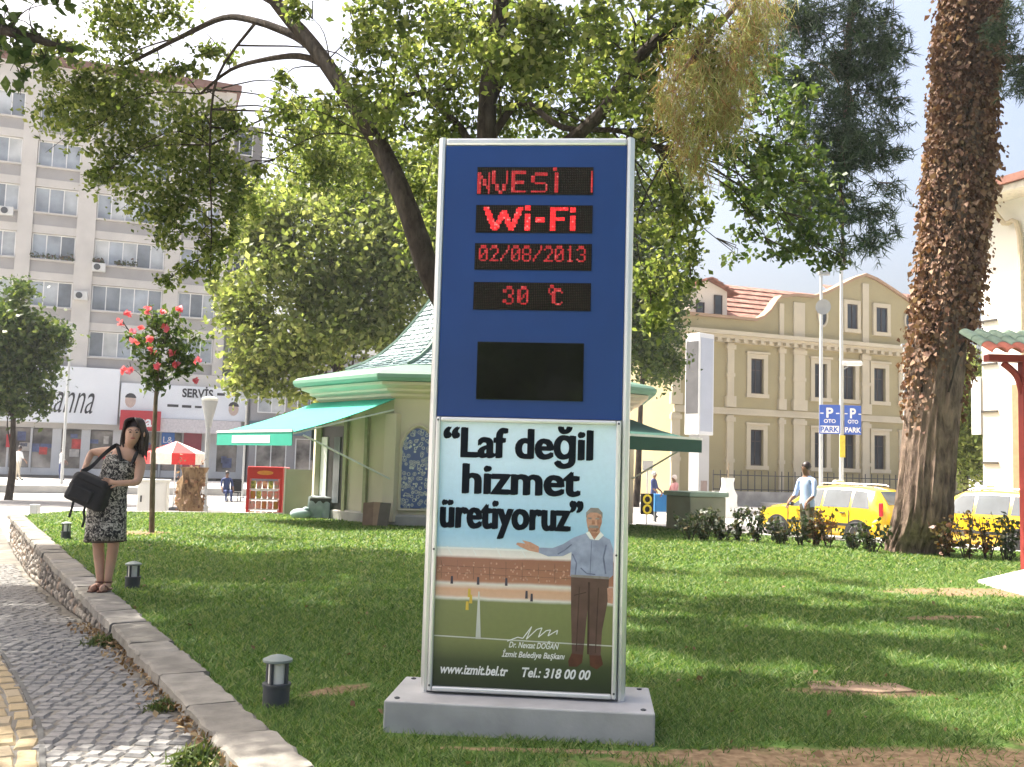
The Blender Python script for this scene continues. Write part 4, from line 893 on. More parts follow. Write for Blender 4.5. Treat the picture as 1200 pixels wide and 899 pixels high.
for i, ((x, y, h), lab) in enumerate(zip(shrubs, names)):
    g = G(x, y); k = g.y/F_PX; H = h*k; t = empty('shrub', g, 0, lab, 'shrub', 'young shrubs along the lawn edge'); b = MB(); Cs = []
    for s in range(random.randint(4, 6)):
        e = Vector((random.uniform(-.28, .28), random.uniform(-.15, .15), H*random.uniform(.65, 1.0))); b.tube([(e.x*.2, e.y*.2, -.03), (e.x*.6, e.y*.6, e.z*.5), e], [.012, .009, .005], 5)
        nl = 34; f = rng.uniform(.15, 1.02, nl)[:, None]; Cs.append(np.array(e)[None]*f*np.array([[.6, .6, 1]])+np.array(e)[None]*np.array([[.4, .4, 0]])*f+rng.normal(size=(nl, 3))*np.array([.055, .055, .03]))
    b.build('stems', m_bark, t, kind='stuff'); link('foliage', leaves_mesh('foliage', np.concatenate(Cs), .095, m_shrub_r if 6 <= i <= 13 and i not in (6, 9, 10) else m_shrub, aspect=.6), None, t, kind='stuff')
# ------------------------------------------------------------------ people
m_skin = mat('skin_tone', (.50, .30, .21), .55, .08, 8); m_skin2 = mat('skin_brown', (.22, .115, .07), .55, .08, 8)
def hand(J, Ed, root, p, d, side, s=1.0):
    """palm and five fingers from wrist p along unit d"""
    d = Vector(d).normalized(); side = (Vector(side)-d*Vector(side).dot(d)).normalized(); nrm = d.cross(side)
    J[root+'palm'] = (p+d*.055*s, (.030*s, .018*s)); Ed.append((root, root+'palm'))
    for i, (o, L) in enumerate(((-.027, .058), (-.009, .07), (.009, .066), (.027, .05))):
        a = p+d*.085*s+side*o*s; b1 = a+d*L*.55*s-nrm*.012*s; c = b1+d*L*.4*s-nrm*.028*s
        J[f'{root}f{i}a'] = (a, .010*s); J[f'{root}f{i}b'] = (b1, .0085*s); J[f'{root}f{i}c'] = (c, .0075*s)
        Ed += [(root+'palm', f'{root}f{i}a'), (f'{root}f{i}a', f'{root}f{i}b'), (f'{root}f{i}b', f'{root}f{i}c')]
    a = p+d*.03*s-side*.034*s; c = a+d*.035*s-side*.022*s-nrm*.01*s; J[root+'ta'] = (a, .011*s); J[root+'tb'] = (c, .009*s); Ed += [(root, root+'ta'), (root+'ta', root+'tb')]

# woman leaning over her bag, standing on the coping
YW = 9.62
def W(px, py, dy=0.0): return P(px, py, YW+dy)
wbase = Vector((*W(120, 692)[:2], WTOP)); woman = empty('person', wbase, 0, 'woman in patterned dress standing on the stone coping with a black bag', 'person')
J = {}; Ed = []
def j(n, p, r, to=None):
    J[n] = (Vector(p)-wbase, r)
    if to: Ed.append((to, n))
j('pelvis', W(125, 586), (.145, .11)); j('waist', W(131, 564), (.115, .09), 'pelvis'); j('chest', W(139, 545, -.02), (.125, .095), 'waist'); j('collar', W(146, 531, -.03), (.07, .06), 'chest'); j('neck', W(151, 522, -.06), .045, 'collar')
j('chin', W(154, 516, -.10), (.058, .066), 'neck'); j('face', W(156, 508, -.10), (.074, .088), 'chin'); j('crown', W(157, 500, -.08), (.066, .080), 'face')
for s, hx, kx, ax, tx in ((-1, 117, 115, 117, 117), (1, 132, 133, 126, 125)):
    k = 'l' if s < 0 else 'r'
    j('hip'+k, W(hx, 596), .092, 'pelvis'); j('knee'+k, W(kx, 640, -.03 if s > 0 else 0), .056, 'hip'+k); j('calf'+k, W((kx+ax)/2+.5, 657, .03), .053, 'knee'+k)
    a = W(ax, 686, .02); a.z = WTOP+.095; j('ankle'+k, a, .036, 'calf'+k); h = a.copy(); h.z = WTOP+.045; h.y += .03; j('heel'+k, h, .034, 'ankle'+k)
    t1 = a.copy(); t1.z = WTOP+.035; t1.y -= .12; t1.x += .03*s*.3; j('ball'+k, t1, (.040, .026), 'heel'+k); t2 = t1.copy(); t2.y -= .07; t2.z = WTOP+.026; j('toe'+k, t2, (.032, .018), 'ball'+k)
j('shl', W(134, 529, .02), .058, 'collar'); j('ell', W(107, 530, .06), .040, 'shl'); j('wrl', W(99, 549, -.10), .027, 'ell')
j('shr', W(166, 539, -.04), .056, 'collar'); j('elr', W(161, 566, -.16), .042, 'shr'); j('wrr', W(139, 566, -.26), .027, 'elr')
hand(J, Ed, 'wrl', J['wrl'][0], (.02, -.06, -.12), (0, 1, -.2)); hand(J, Ed, 'wrr', J['wrr'][0], (-.14, -.02, .01), (0, .2, 1))
me = skin_mesh('body', J, Ed, 'pelvis', [m_skin], sub=2); link('body', me, None, woman)
def mat_dress():
    m = bpy.data.materials.new('patterned_dress'); m.use_nodes = True; nt = m.node_tree; N = nt.nodes; b = N['Principled BSDF']; b.inputs['Roughness'].default_value = .85
    tc = N.new('ShaderNodeTexCoord'); nz = N.new('ShaderNodeTexNoise'); nz.inputs['Scale'].default_value = 26; nz.inputs['Detail'].default_value = 3; nz.inputs['Distortion'].default_value = 1.6
    nt.links.new(tc.outputs['Object'], nz.inputs['Vector']); rp = N.new('ShaderNodeValToRGB'); cr = rp.color_ramp; cr.interpolation = 'CONSTANT'
    for p, c in ((0.0, (.018, .017, .018)), (.47, (.17, .16, .14)), (.56, (.55, .52, .46)), (.64, (.10, .08, .07))):
        e = cr.elements.new(p) if p not in (0.0,) else cr.elements[0]; e.position = p; e.color = (*c, 1)
    cr.elements[-1].color = (.03, .03, .03, 1)
    nt.links.new(nz.outputs['Fac'], rp.inputs[0]); nt.links.new(rp.outputs[0], b.inputs['Base Color']); return m
def rings_loft(spec, n=28, fold=.0):
    out = []
    for (px, py, dy, rx, ry, tilt) in spec:
        c = W(px, py, dy)-wbase; ring = []
        for k in range(n):
            a = 2*math.pi*k/n; f = 1+fold*spec_f(py)*math.sin(9*a+px); ring.append(tuple(c+Vector((math.cos(a)*rx*f, math.sin(a)*ry*f, math.cos(a)*rx*tilt))))
        out.append(ring)
    return out
def spec_f(py): return max(0, (py-590)/45)
b = MB(); b.loft(rings_loft([(146, 536, -.02, .105, .098, -.55), (143, 543, -.02, .145, .122, -.5), (139, 551, -.02, .146, .125, -.4), (134, 562, -.01, .132, .112, -.3), (130, 573, 0, .145, .122, -.2), (127, 585, 0, .168, .140, -.12), (125, 597, 0, .180, .150, -.05), (124, 612, 0, .184, .152, 0), (123.5, 624, 0, .182, .155, 0), (123, 633, 0, .184, .158, .03)], fold=.07), cap=False)
dress = b.build('dress', mat_dress(), woman, smooth=True)
sm = dress.modifiers.new('thick', 'SOLIDIFY'); sm.thickness = .006; sm.offset = 1
b = MB(); b.tube([Vector(p) for p in rings_loft([(123, 634, 0, .186, .16, .03)], fold=.07)[0]]+[rings_loft([(123, 634, 0, .186, .16, .03)], fold=.07)[0][0]], .008, 5, cap=False); b.build('hem', mat('hem_cloth', (.03, .018, .015), .8), woman)
m_blk = mat('black_cloth', (.018, .018, .02), .8, .3, 20, .3, 120)
for a_, b_ in (((138, 527, -.09), (142, 540, -.14)), ((160, 533, -.12), (155, 543, -.15))):
    b = MB(); b.tube(smooth_path([W(a_[0]+(-1), a_[1], .06)-wbase, W(*a_)-wbase+Vector((0, 0, .015)), W(*b_)-wbase], 4), .018, 6); b.build('shoulder_strap', mat_dress() if False else m_blk, woman, smooth=True)
# hair: cap and wavy locks
m_hair = mat('dark_hair', (.022, .012, .010), .45, .4, 40, spec=.5); m_hair2 = mat('reddish_hair', (.045, .012, .012), .45, .4, 40, spec=.5)
hc = W(157, 504, -.075)-wbase; b = MB()
b.ball(hc+Vector((.005, .040, .020)), (.085, .082, .092), 20, 12)
for k in range(110):
    a = random.uniform(-.05, math.pi+.05); L = random.uniform(.10, .24)+(.04 if math.cos(a) > 0 else 0); st = hc+Vector((math.cos(a)*.03, .03+math.sin(a)*.03, .118))
    o1 = hc+Vector((math.cos(a)*.088, .01+math.sin(a)*.098, .03)); o2 = hc+Vector((math.cos(a)*.10+random.uniform(-.025, .025), .015+math.sin(a)*.105, -.06)); o3 = hc+Vector((math.cos(a)*.095+random.uniform(-.05, .05), .02+math.sin(a)*.09+random.uniform(-.02, .02), -.02-L))
    b.tube(smooth_path([st, o1, o2, o3], 4), [.012, .015, .016, .016, .016, .016, .015, .014, .014, .013, .011, .008, .003], 6)
for s in (-1, 1):             # parted front locks
    for k in range(7):
        x0 = .012+.006*k; b.tube(smooth_path([hc+Vector((s*.008+.01, -.035+.012*k, .116)), hc+Vector((s*(.055+.004*k), -.068+.012*k, .090)), hc+Vector((s*(.080+.003*k), -.045+.012*k, .02)), hc+Vector((s*(.088+random.uniform(-.015, .03)), -.02+.012*k, -.08)), hc+Vector((s*(.085+random.uniform(-.04, .05)), -.01+.01*k, -.16-random.uniform(0, .06)))], 4), [.008, .011, .013, .013, .014, .014, .014, .014, .014, .014, .013, .012, .011, .010, .009, .007, .003], 6)
b.build('hair', m_hair, woman, smooth=True)
fc = W(156, 508, -.19)-wbase
b = MB(); 
for s in (-1, 1):
    e = MB(); e.ball(fc+Vector((s*.032, .006, .012)), (.013, .006, .007), 10, 6); e.build('eye', mat('eye_dark', (.02, .015, .012), .3), woman, smooth=True)
    e = MB(); e.tube([fc+Vector((s*.016, .004, .030)), fc+Vector((s*.034, .002, .036)), fc+Vector((s*.050, .012, .030))], .005, 5); e.build('eyebrow', m_hair, woman)
    e = MB(); e.ball(fc+Vector((s*.074, .09, -.006)), (.008, .016, .024), 8, 6); e.build('ear', m_skin, woman, smooth=True)
e = MB(); e.add([(fc+Vector(v)) for v in ((0, .0, .022), (-.014, .004, -.022), (.014, .004, -.022), (0, -.022, -.020), (0, .004, -.03))], [(0, 1, 3), (0, 3, 2), (1, 4, 3), (3, 4, 2)]); e.build('nose', m_skin, woman, smooth=True)
e = MB(); e.ball(fc+Vector((-.002, .006, -.046)), (.024, .007, .008), 10, 6); e.build('mouth', mat('lips', (.30, .08, .07), .4), woman, smooth=True)
m_sandal = mat('brown_leather', (.12, .05, .03), .6, .2, 20)
for s in 'lr':
    a = J['heel'+s][0]; t2 = J['toe'+s][0]; b = MB(); mid = (a+t2)/2
    b.loft([[tuple(Vector((c.x+dx*w, c.y, z-wbase.z+wbase.z))) for dx, z in ((-1, .002), (1, .002), (1, .016), (-1, .016))] for c, w in ((a+Vector((0, .045, 0)), .026), (a, .036), (mid, .036), (J['ball'+s][0], .044), (t2+Vector((0, -.02, 0)), .026))])
    o = b.build('sandal', m_sandal, woman, bevel=.004)
    st = MB(); c = J['ball'+s][0]; st.tube([c+Vector((math.cos(x)*.047, 0, math.sin(x)*.04-.016)) for x in np.linspace(0, math.pi, 9)], .008, 5); st.build('strap', m_sandal, o)
    st = MB(); c = J['ankle'+s][0]; st.tube([c+Vector((math.cos(x)*.042, math.sin(x)*.042, -.015)) for x in np.linspace(0, 2*math.pi, 14)], .007, 5, cap=False); st.build('strap', m_sandal, o)
# camera bag on its strap
bc = W(106, 574, -.26); bag = empty('camera_bag', bc, 0, "black camera bag with dangling straps at the woman's hip", 'bag')
b = MB(); T = Matrix.Rotation(R(22), 4, 'Y'); b.box((0, 0, -.02), (.38, .19, .27), T, taper=.9); b.build('body', m_blk, bag, bevel=.04, seg=4)
b = MB(); b.box((0, -.012, .10), (.33, .19, .07), T, taper=.85); b.build('flap', m_blk, bag, bevel=.025, seg=3)
b = MB(); b.box((-.03, -.10, -.05), (.22, .05, .13), T); b.build('pocket', m_blk, bag, bevel=.02, seg=3)
sp = [W(95, 553, -.22), W(107, 547, -.20), W(121, 533, -.18), W(134, 523, -.10), W(140, 524, .05), W(150, 535, .12), W(150, 556, .13), W(136, 572, .05), W(124, 574, -.14)]
b = MB(); q = smooth_path([p-bc for p in sp], 4); b.loft([[tuple(p+Vector((0, 0, .022))), tuple(p+Vector((0, -.006, .022))), tuple(p+Vector((.004, -.006, -.022))), tuple(p+Vector((.004, 0, -.022)))] for p in q]); b.build('strap', m_blk, bag)
for pts in ([(94, 566), (88, 578), (85, 592), (81, 606)], [(101, 590), (98, 600), (99, 608), (96, 618)], [(88, 560), (82, 568), (84, 577), (80, 584)]):
    b = MB(); b.tube(smooth_path([W(x, y, -.3)-bc for x, y in pts], 4), .012, 5); b.build('strap', m_blk, bag)
b = MB(); b.ball(W(92, 560, -.28)-bc, (.05, .05, .06), 12, 8); b.build('strap_pad', m_blk, bag, smooth=True)

# background people
def person(base, H, rz, label, shirt, trousers, hair, skin=None, sit=False, long_skirt=False, arms=.15, group=None):
    s = H/1.75; skin = skin or m_skin2; t = empty('person', base, rz, label, 'person', group); J = {}; Ed = []
    def j(n, p, r, to=None):
        J[n] = (Vector(p)*s, tuple(v*s for v in r) if hasattr(r, '__len__') else r*s)
        if to: Ed.append((to, n))
    hz = .48 if sit else .93
    j('pelvis', (0, 0, hz), (.15, .115)); j('waist', (0, 0, hz+.2), (.14, .105), 'pelvis'); j('chest', (0, -.01, hz+.38), (.165, .115), 'waist'); j('collar', (0, 0, hz+.50), (.09, .07), 'chest'); j('neck', (0, -.02, hz+.575), .052, 'collar')
    j('chin', (0, -.045, hz+.64), (.062, .072), 'neck'); j('face', (0, -.04, hz+.71), (.078, .092), 'chin'); j('crown', (0, -.03, hz+.775), (.065, .08), 'face')
    for k in (-1, 1):
        n = 'l' if k < 0 else 'r'
        j('hip'+n, (k*.09, 0, hz-.07), .09, 'pelvis')
        if sit: j('knee'+n, (k*.11, -.42, hz), .062, 'hip'+n); j('ankle'+n, (k*.11, -.44, .09), .042, 'knee'+n); f = -.44
        else: j('knee'+n, (k*.10, -.03*k, .50), .062, 'hip'+n); j('ankle'+n, (k*.10, .06*k, .09), .042, 'knee'+n); f = .06*k
        j('ball'+n, (k*.11, f-.12, .045), (.045, .035), 'ankle'+n); j('toe'+n, (k*.11, f-.19, .035), (.036, .025), 'ball'+n)
        j('sh'+n, (k*.19, 0, hz+.47), .062, 'collar'); j('el'+n, (k*.245, -.02-arms*.3, hz+.19), .044, 'sh'+n); j('wr'+n, (k*.23, -.10-arms, hz-.03+arms*.6), .030, 'el'+n)
        hand(J, Ed, 'wr'+n, J['wr'+n][0], (0, -.3, -1), (k, -.3, 0), s)
    wz = hz*s+.02; el = J['ell'][0].z; zsh = J['collar'][0].z+.03*s
    def zone(c):
        if c.z > zsh+.04*s and abs(c.x) < .12*s: return 0
        if c.z > zsh and abs(c.x) < .07*s: return 0
        if abs(c.x) > .195*s and c.z < el-.01: return 0
        if c.z > wz-(.0 if not sit else -.05): return 1
        if c.z < .075*s: return 3
        return 2
    link('body', skin_mesh('body', J, Ed, 'pelvis', [skin, shirt, trousers, m_blk], zone, 1), None, t)
    b = MB(); c = J['face'][0]; b.ball(c+Vector((0, .022, .028))*s, (.090*s, .095*s, .098*s), 12, 8); b.build('hair', hair, t, smooth=True)
    b = MB(); b.add([c+Vector(v)*s for v in ((0, -.09, .01), (-.014, -.088, -.03), (.014, -.088, -.03), (0, -.115, -.028))], [(0, 1, 3), (0, 3, 2), (1, 2, 3)]); b.build('nose', skin, t)
    for k in (-1, 1):
        b = MB(); b.ball(c+Vector((k*.03, -.088, .008))*s, .010*s, 6, 5); b.build('eye', m_hair, t)
    if long_skirt:
        b = MB(); b.lathe([(.17*s, hz*s+.05), (.20*s, hz*s-.1), (.26*s, .2*s)], 16); b.build('skirt', trousers, t, smooth=True)
    return t
m_shirt = mat('pale_blue_shirt', (.36, .46, .66), .8, .08, 6, .3, 10); m_khaki = mat('khaki_trousers', (.24, .19, .12), .85, .1, 6); m_white = mat('white_cloth', (.72, .72, .70), .8, .05, 6); m_beige = mat('beige_cloth', (.48, .43, .34), .8, .08, 6)
m_pinkc = mat('pink_cloth', (.62, .30, .30), .8, .1, 6); m_navy = mat('navy_cloth', (.04, .06, .16), .8, .1, 6); m_grey = mat('grey_hair', (.45, .44, .42), .6, .1, 20); m_head = mat('head_scarf', (.75, .66, .62), .8, .08, 10)
mp = P(946, 560, 20.3); person((mp.x, 20.3, -.30), 1.88, R(-62), 'man in pale blue shirt standing before the left taxi', m_shirt, mat('dark_trousers', (.10, .085, .06), .85, .1, 6), m_hair)
p = P(22, 540, 50.5); person((p.x, 50.5, -.12), 1.75, R(150), 'person in white shirt and beige trousers walking past the shop', m_white, m_beige, m_hair)
p = P(72, 540, 52.5); person((p.x, 52.5, -.12), 1.70, R(100), 'person in pale top beside the shop window pillar', m_white, m_navy, m_hair)
p = P(791, 560, 33); person((p.x, 33, STREET-.05), 1.62, R(-70), 'person with pale head scarf and pink top by the planter', m_pinkc, m_beige, m_head, sit=False, arms=.3)
p = P(766, 560, 37); person((p.x, 37, STREET-.05), 1.7, R(60), 'person in navy top under the dark awning', m_navy, m_navy, m_grey)
p = P(266, 560, 40); person((p.x, 40, STREET-.05), 1.66, R(30), 'person seated under the red shop panel near the awning', m_navy, m_navy, m_hair, sit=True)
p = P(259, 560, 39); ch = empty('cafe_chair', (p.x+.25, 40.15, STREET-.05), 0, 'dark cafe chair under the person near the awning', 'chair'); b = MB(); b.b2(-.22, .22, -.25, .2, .36, .40); b.build('seat', m_blk, ch)
b = MB(); b.b2(-.22, .22, .16, .2, .42, .85); b.build('backrest', m_blk, ch)
for sx in (-.2, .2):
    for sy in (-.22, .17): b = MB(); b.b2(sx-.015, sx+.015, sy-.015, sy+.015, 0, .36); b.build('leg', m_blk, ch)
# ------------------------------------------------------------------ buildings
RZ = math.atan2(U.y, U.x)
def fu(O, px, py, Un=None, Nn=None):
    Un = Un or U; Nn = Nn or NV; d = ray(px, py); c = Vector((0, 0, CAM_H)); t = (Vector(O)-c).dot(Nn)/d.dot(Nn); p = c+d*t
    return (p-Vector(O)).dot(Un), p.z
def wall_open(b, x0, x1, z0, z1, ops, y=0.0, depth=.18):
    """front face with openings and their reveals"""
    X = sorted({x0, x1, *[o[0] for o in ops], *[o[1] for o in ops]}); Z = sorted({z0, z1, *[o[2] for o in ops], *[o[3] for o in ops]})
    for i in range(len(X)-1):
        for k in range(len(Z)-1):
            cx, cz = (X[i]+X[i+1])/2, (Z[k]+Z[k+1])/2
            if any(o[0] < cx < o[1] and o[2] < cz < o[3] for o in ops): continue
            b.add([(X[i], y, Z[k]), (X[i+1], y, Z[k]), (X[i+1], y, Z[k+1]), (X[i], y, Z[k+1])], [(0, 1, 2, 3)])
    for o in ops:
        a, c, d, e = o; Y = y+depth
        b.add([(a, y, d), (a, Y, d), (a, Y, e), (a, y, e)], [(0, 1, 2, 3)]); b.add([(c, y, d), (c, Y, d), (c, Y, e), (c, y, e)], [(0, 3, 2, 1)])
        b.add([(a, y, e), (a, Y, e), (c, Y, e), (c, y, e)], [(0, 1, 2, 3)]); b.add([(a, y, d), (a, Y, d), (c, Y, d), (c, y, d)], [(0, 3, 2, 1)])
GL = [mat_glass('glass_dark', (.035, .042, .05)), mat_glass('glass_curtain', (.46, .47, .46), .15), mat_glass('glass_mid', (.18, .20, .22)), mat_glass('glass_pale', (.30, .33, .36), .12), mat_glass('glass_lace', (.38, .40, .41), .12)]
m_wframe = mat('white_frame', (.70, .70, .68), .5, .05, 3)
def window(par, x0, x1, z0, z1, y, n=2, fm=None, fw=.07, pm=None, transom=None, sill=None):
    fm = fm or m_wframe; f = MB(); e = .003
    f.b2(x0, x1, y, y+.08, z0, z0+fw); f.b2(x0, x1, y, y+.08, z1-fw, z1); f.b2(x0, x0+fw, y+.001, y+.079, z0+fw, z1-fw); f.b2(x1-fw, x1, y+.001, y+.079, z0+fw, z1-fw)
    for k in range(1, n):
        xm = x0+(x1-x0)*k/n; f.b2(xm-fw*.45, xm+fw*.45, y+.002, y+.078, z0+fw, z1-fw)
    if transom: f.b2(x0+fw, x1-fw, y+.003, y+.077, transom-fw*.4, transom+fw*.4)
    o = f.build('window', fm, par)
    for k in range(n):
        a = x0+(x1-x0)*k/n+fw*.45; c = x0+(x1-x0)*(k+1)/n-fw*.45; g = MB(); g.b2(a, c, y+.035, y+.05, z0+fw*.5, z1-fw*.5); g.build('pane', pm or random.choice([GL[1], GL[3], GL[3], GL[4], GL[2], GL[4]]), o)
    if sill: g = MB(); g.b2(x0-.06, x1+.06, y-.12-sill, y+.02, z0-.07, z0-.003); g.build('sill', fm, o)
    return o

# --- grey apartment block with shops
AO = P(100, 540, 65); AO.z = -.12
apt = empty('apartment_block', AO, RZ, 'grey concrete apartment block with shops along the street', 'building')
m_conc = mat('pale_concrete', (.50, .475, .44), .9, .08, .8, .2, 6); m_span = mat('grey_spandrel', (.32, .31, .305), .9, .08, .8); m_core = mat('building_core', (.30, .29, .29), .9, .1, .5)
uL = fu(AO, -110, 300)[0]; uR = fu(AO, 266, 330)[0]; TOP = 27.3
b = MB(); b.b2(uL, uR, .55, 14, -.3, TOP); b.build('wall', m_core, apt)
bays = []
for x0, x1 in ((-85, -42), (-28, 22), (40, 92), (114, 197), (215, 259)): bays.append((fu(AO, x0, 233)[0], fu(AO, x1, 233)[0]))
rowz = [fu(AO, 65, y)[1] for y in (248, 218)]; r0, r1 = rowz; PITCHZ = 3.12
rows = [(r0+k*PITCHZ, r1+k*PITCHZ) for k in (-4, -3, -2, -1, 0, 1, 2) ]
rows = [r for r in rows if r[0] > 6.9 and r[1] < TOP-.4]
edges = [uL]+[e for bb in bays for e in bb]+[uR]
for k in range(0, len(edges), 2):
    b = MB(); b.b2(edges[k], edges[k+1], 0, .56, 7.1, TOP-.02); b.build('pilaster', m_conc, apt)
for ri, (z0, z1) in enumerate(rows):
    for bi, (a, c) in enumerate(bays):
        nxt = rows[ri+1][0] if ri+1 < len(rows) else TOP
        b = MB(); b.b2(a, c, .12, .555, z1+.02, z1+.55); b.build('lintel', m_conc, apt)
        b = MB(); b.b2(a, c, .16, .553, z1+.553, nxt-.10 if ri+1 < len(rows) else TOP-.03); b.build('spandrel', m_span if ri+1 < len(rows) else m_conc, apt)
        if ri == 0: b = MB(); b.b2(a, c, .16, .553, 7.1, z0-.10); b.build('spandrel', m_span, apt)
        b = MB(); b.b2(a-.03, c+.03, -.05, .5, z0-.10, z0-.004); b.build('sill_band', m_conc, apt)
        n = 5 if c-a > 3.6 else (3 if c-a > 2 else 2); window(apt, a+.02, c-.02, z0, z1, .30, n)
b = MB(); b.b2(uL-.1, uR+.3, -.35, 14, TOP, TOP+.5); b.build('parapet', mat('red_brown_roof_edge', (.15, .07, .05), .8, .15, 1), apt)
b = MB(); b.b2(uR+.003, uR+2.2, 2.2, 12, -.3, TOP-1.5); b.build('stair_tower', mat('shaded_setback_wall', (.17, .165, .165), .9, .1, .5), apt)  # set back from the facade; its shade is put into the darker wall colour
for k, (z0, z1) in enumerate(rows): window(apt, uR+.5, uR+1.5, z0, z1, 2.05, 1, pm=GL[0])
m_ac = mat('ac_casing', (.55, .55, .53), .6, .05, 3)
for px, py in ((116, 312), (8, 246), (95, 345)):
    u, z = fu(AO, px, py); o = MB(); o.b2(u-.42, u+.42, -.40, -.02, z-.28, z+.28); o = o.build('air_conditioner', m_ac, apt, bevel=.03)
    g = MB(); g.lathe([(.21, 0), (.21, .02), (.05, .02)], 20, Matrix.Translation((u-.1, -.405, z)) @ Matrix.Rotation(math.pi/2, 4, 'X')); g.build('fan_grille', m_dk, o)
m_gpot = mat_island('window_box_leaf', [(.03, .05, .02), (.07, .09, .03), (.15, .06, .05)], .6, .2)
for ri in (len(rows)-4,):
    for (a, c), f0, f1 in ((bays[2], 0, 1), (bays[3], .3, .62), (bays[3], 0, .15)):
        z0 = rows[ri][0]; C = np.stack([rng.uniform(a+(c-a)*f0, a+(c-a)*f1, 160), rng.uniform(-.28, .05, 160), z0+.05+np.abs(rng.normal(0, .16, 160))], 1); link('window_box', leaves_mesh('window_box', C, .17, m_gpot), None, apt, kind='stuff')
# shop storey
def sx(px, py=520): return fu(AO, px, py)[0]
def sz(px, py): return fu(AO, px, py)[1]
m_sign = mat('white_sign', (.70, .72, .74), .6, .04, .4); m_red = mat('red_sign', (.45, .02, .03), .5, .08, 1); m_pil = mat('white_pillar', (.55, .55, .54), .7, .06, 1); m_int = mat('shop_interior', (.06, .055, .05), .8, .6, 1.2, c2=(.22, .17, .14))
sb = MB(); zt, zb_ = sz(80, 428), sz(80, 494); sb.b2(sx(-60), sx(136), -.5, -.02, zb_, zt); sg = sb.build('shop_sign', m_sign, apt, bevel=.02)
sg['label'] = 'large white fascia with dark script lettering'
m_let = mat('dark_lettering', (.03, .03, .035), .6); u0 = sx(33, 470)
lettering('arianna', sg, m_let, (u0+.2, -.515, sz(80, 482)), size=2.2, width=sx(111, 470)-u0-.2, shear=.45, height=1.9, bold=-.01, extrude=.01)
sb = MB(); zt2, zb2 = sz(200, 450), sz(200, 489); sb.b2(sx(138), sx(286), -.5, -.02, zb2, zt2); sg2 = sb.build('shop_sign', m_sign, apt, bevel=.02)
lettering('TELEFON SERV\u0130S', sg2, m_let, (sx(206, 465), -.515, sz(225, 467)), size=.7, width=sx(249, 465)-sx(206, 465), bold=.02, extrude=.01) if False else lettering('SERV\u0130S', sg2, m_let, (sx(213, 465), -.515, sz(225, 464)), size=.8, width=sx(249, 465)-sx(213, 465), bold=.025, extrude=.01)
for px0, px1, y0, y1 in ((196, 209, 472, 475), (213, 224, 473, 476), (228, 236, 474, 476.5), (240, 250, 474.5, 477), (254, 263, 459, 462)):
    b = MB(); b.b2(sx(px0, y0), sx(px1, y0), -.515, -.503, sz(px0, y1), sz(px0, y0)); b.build('sign_mark', m_let, sg2)
for px, py in ((153, 468), (273, 478)):       # printed heads on the fascia
    u, z = fu(AO, px, py); b = MB(); b.prism([(u+.34*math.cos(a), z+.46*math.sin(a)) for a in np.linspace(0, 6.28, 14)[:-1]], -.512, -.503); b.build('printed_face', mat('printed_face', (.52, .40, .34), .6), sg2); b = MB(); b.prism([(u+.36*math.cos(a), z+.15+.36*math.sin(a)) for a in np.linspace(.1, 3.0, 9)], -.518, -.513); b.build('printed_hair', m_let, sg2)
sb = MB(); sb.b2(sx(150), sx(280), -.9, -.52, sz(200, 505), zb2-.02); sb.build('canopy', mat('pink_white', (.62, .57, .56), .6), apt)
sb = MB(); sb.b2(sx(141, 490), sx(188, 490), -1.15, -.91, sz(165, 503), sz(165, 480)); sg3 = sb.build('shop_sign', m_red, apt, bevel=.02)
lettering('avea', sg3, mat('white_letter', (.8, .8, .8), .5), (sx(147, 490), -1.165, sz(165, 498)), size=1.0, width=sx(178, 490)-sx(147, 490), bold=.03, extrude=.01)
b = MB(); b.b2(uL, sx(290), 1.2, 1.5, -.05, 7.0); b.build('shop_back', m_int, apt)
b = MB(); b.b2(uL, sx(290), -.01, 1.6, zb_-.35, 7.08); b.build('shop_header', m_conc, apt)
for px in (-30, 9, 36, 66, 100, 137, 160, 188, 214, 243, 283):
    w = .55 if px in (66, 100, 137, 243, 283) else .12; wf = 1.3 if px in (243,) else w
    b = MB(); b.b2(sx(px)-wf/2, sx(px)+wf/2, .1, .6, -.02, zb_-.353); b.build('shop_pillar', m_pil, apt)
prs = [(-28, 8), (10, 35), (37, 64), (70, 97), (104, 133), (140, 158), (162, 186), (190, 212), (217, 238), (250, 279)]
m_shopglass = mat('shop_glass', (.09, .085, .08), .08, .7, .9, c2=(.22, .20, .18), spec=.6)
for a, c in prs:
    ua, uc = sx(a), sx(c); b = MB(); b.b2(ua+.02, uc-.02, .3, .33, .45, zb_-.42); b.build('shop_window', m_shopglass, apt); b = MB(); b.b2(ua, uc, .22, .5, -.02, .44); b.build('plinth', m_pil, apt)
rr_ = random.Random(3)
for a, c in prs:               # goods behind the glass are printed panels and racks on the pane
    for k in range(3):
        u = sx(a)+(sx(c)-sx(a))*rr_.uniform(.15, .85); z = rr_.uniform(.9, 2.6); w = rr_.uniform(.15, .4); h = rr_.uniform(.2, .7); b = MB(); b.b2(u-w, u+w, .24, .297, z-h/2, z+h/2); b.build('display_panel', mat('display_%d' % rr_.randint(0, 4), [(.5, .06, .05), (.45, .42, .38), (.16, .10, .07), (.10, .12, .22), (.55, .5, .42)][rr_.randint(0, 4)], .7, .3, 4), apt)
b = MB(); b.b2(sx(215), sx(236), -.06, .09, sz(225, 548), sz(225, 504)); b.build('red_panel', mat('dark_red', (.28, .03, .05), .6), apt)
b = MB(); b.b2(sx(189), sx(204), -.2, .05, sz(196, 519), sz(196, 505)); o = b.build('blue_sign', mat('blue_sign', (.03, .14, .45), .5), apt)
lettering('L&', o, mat('white_letter', (.8, .8, .8), .5), (sx(191), -.21, sz(196, 517)), size=.6, width=.6)
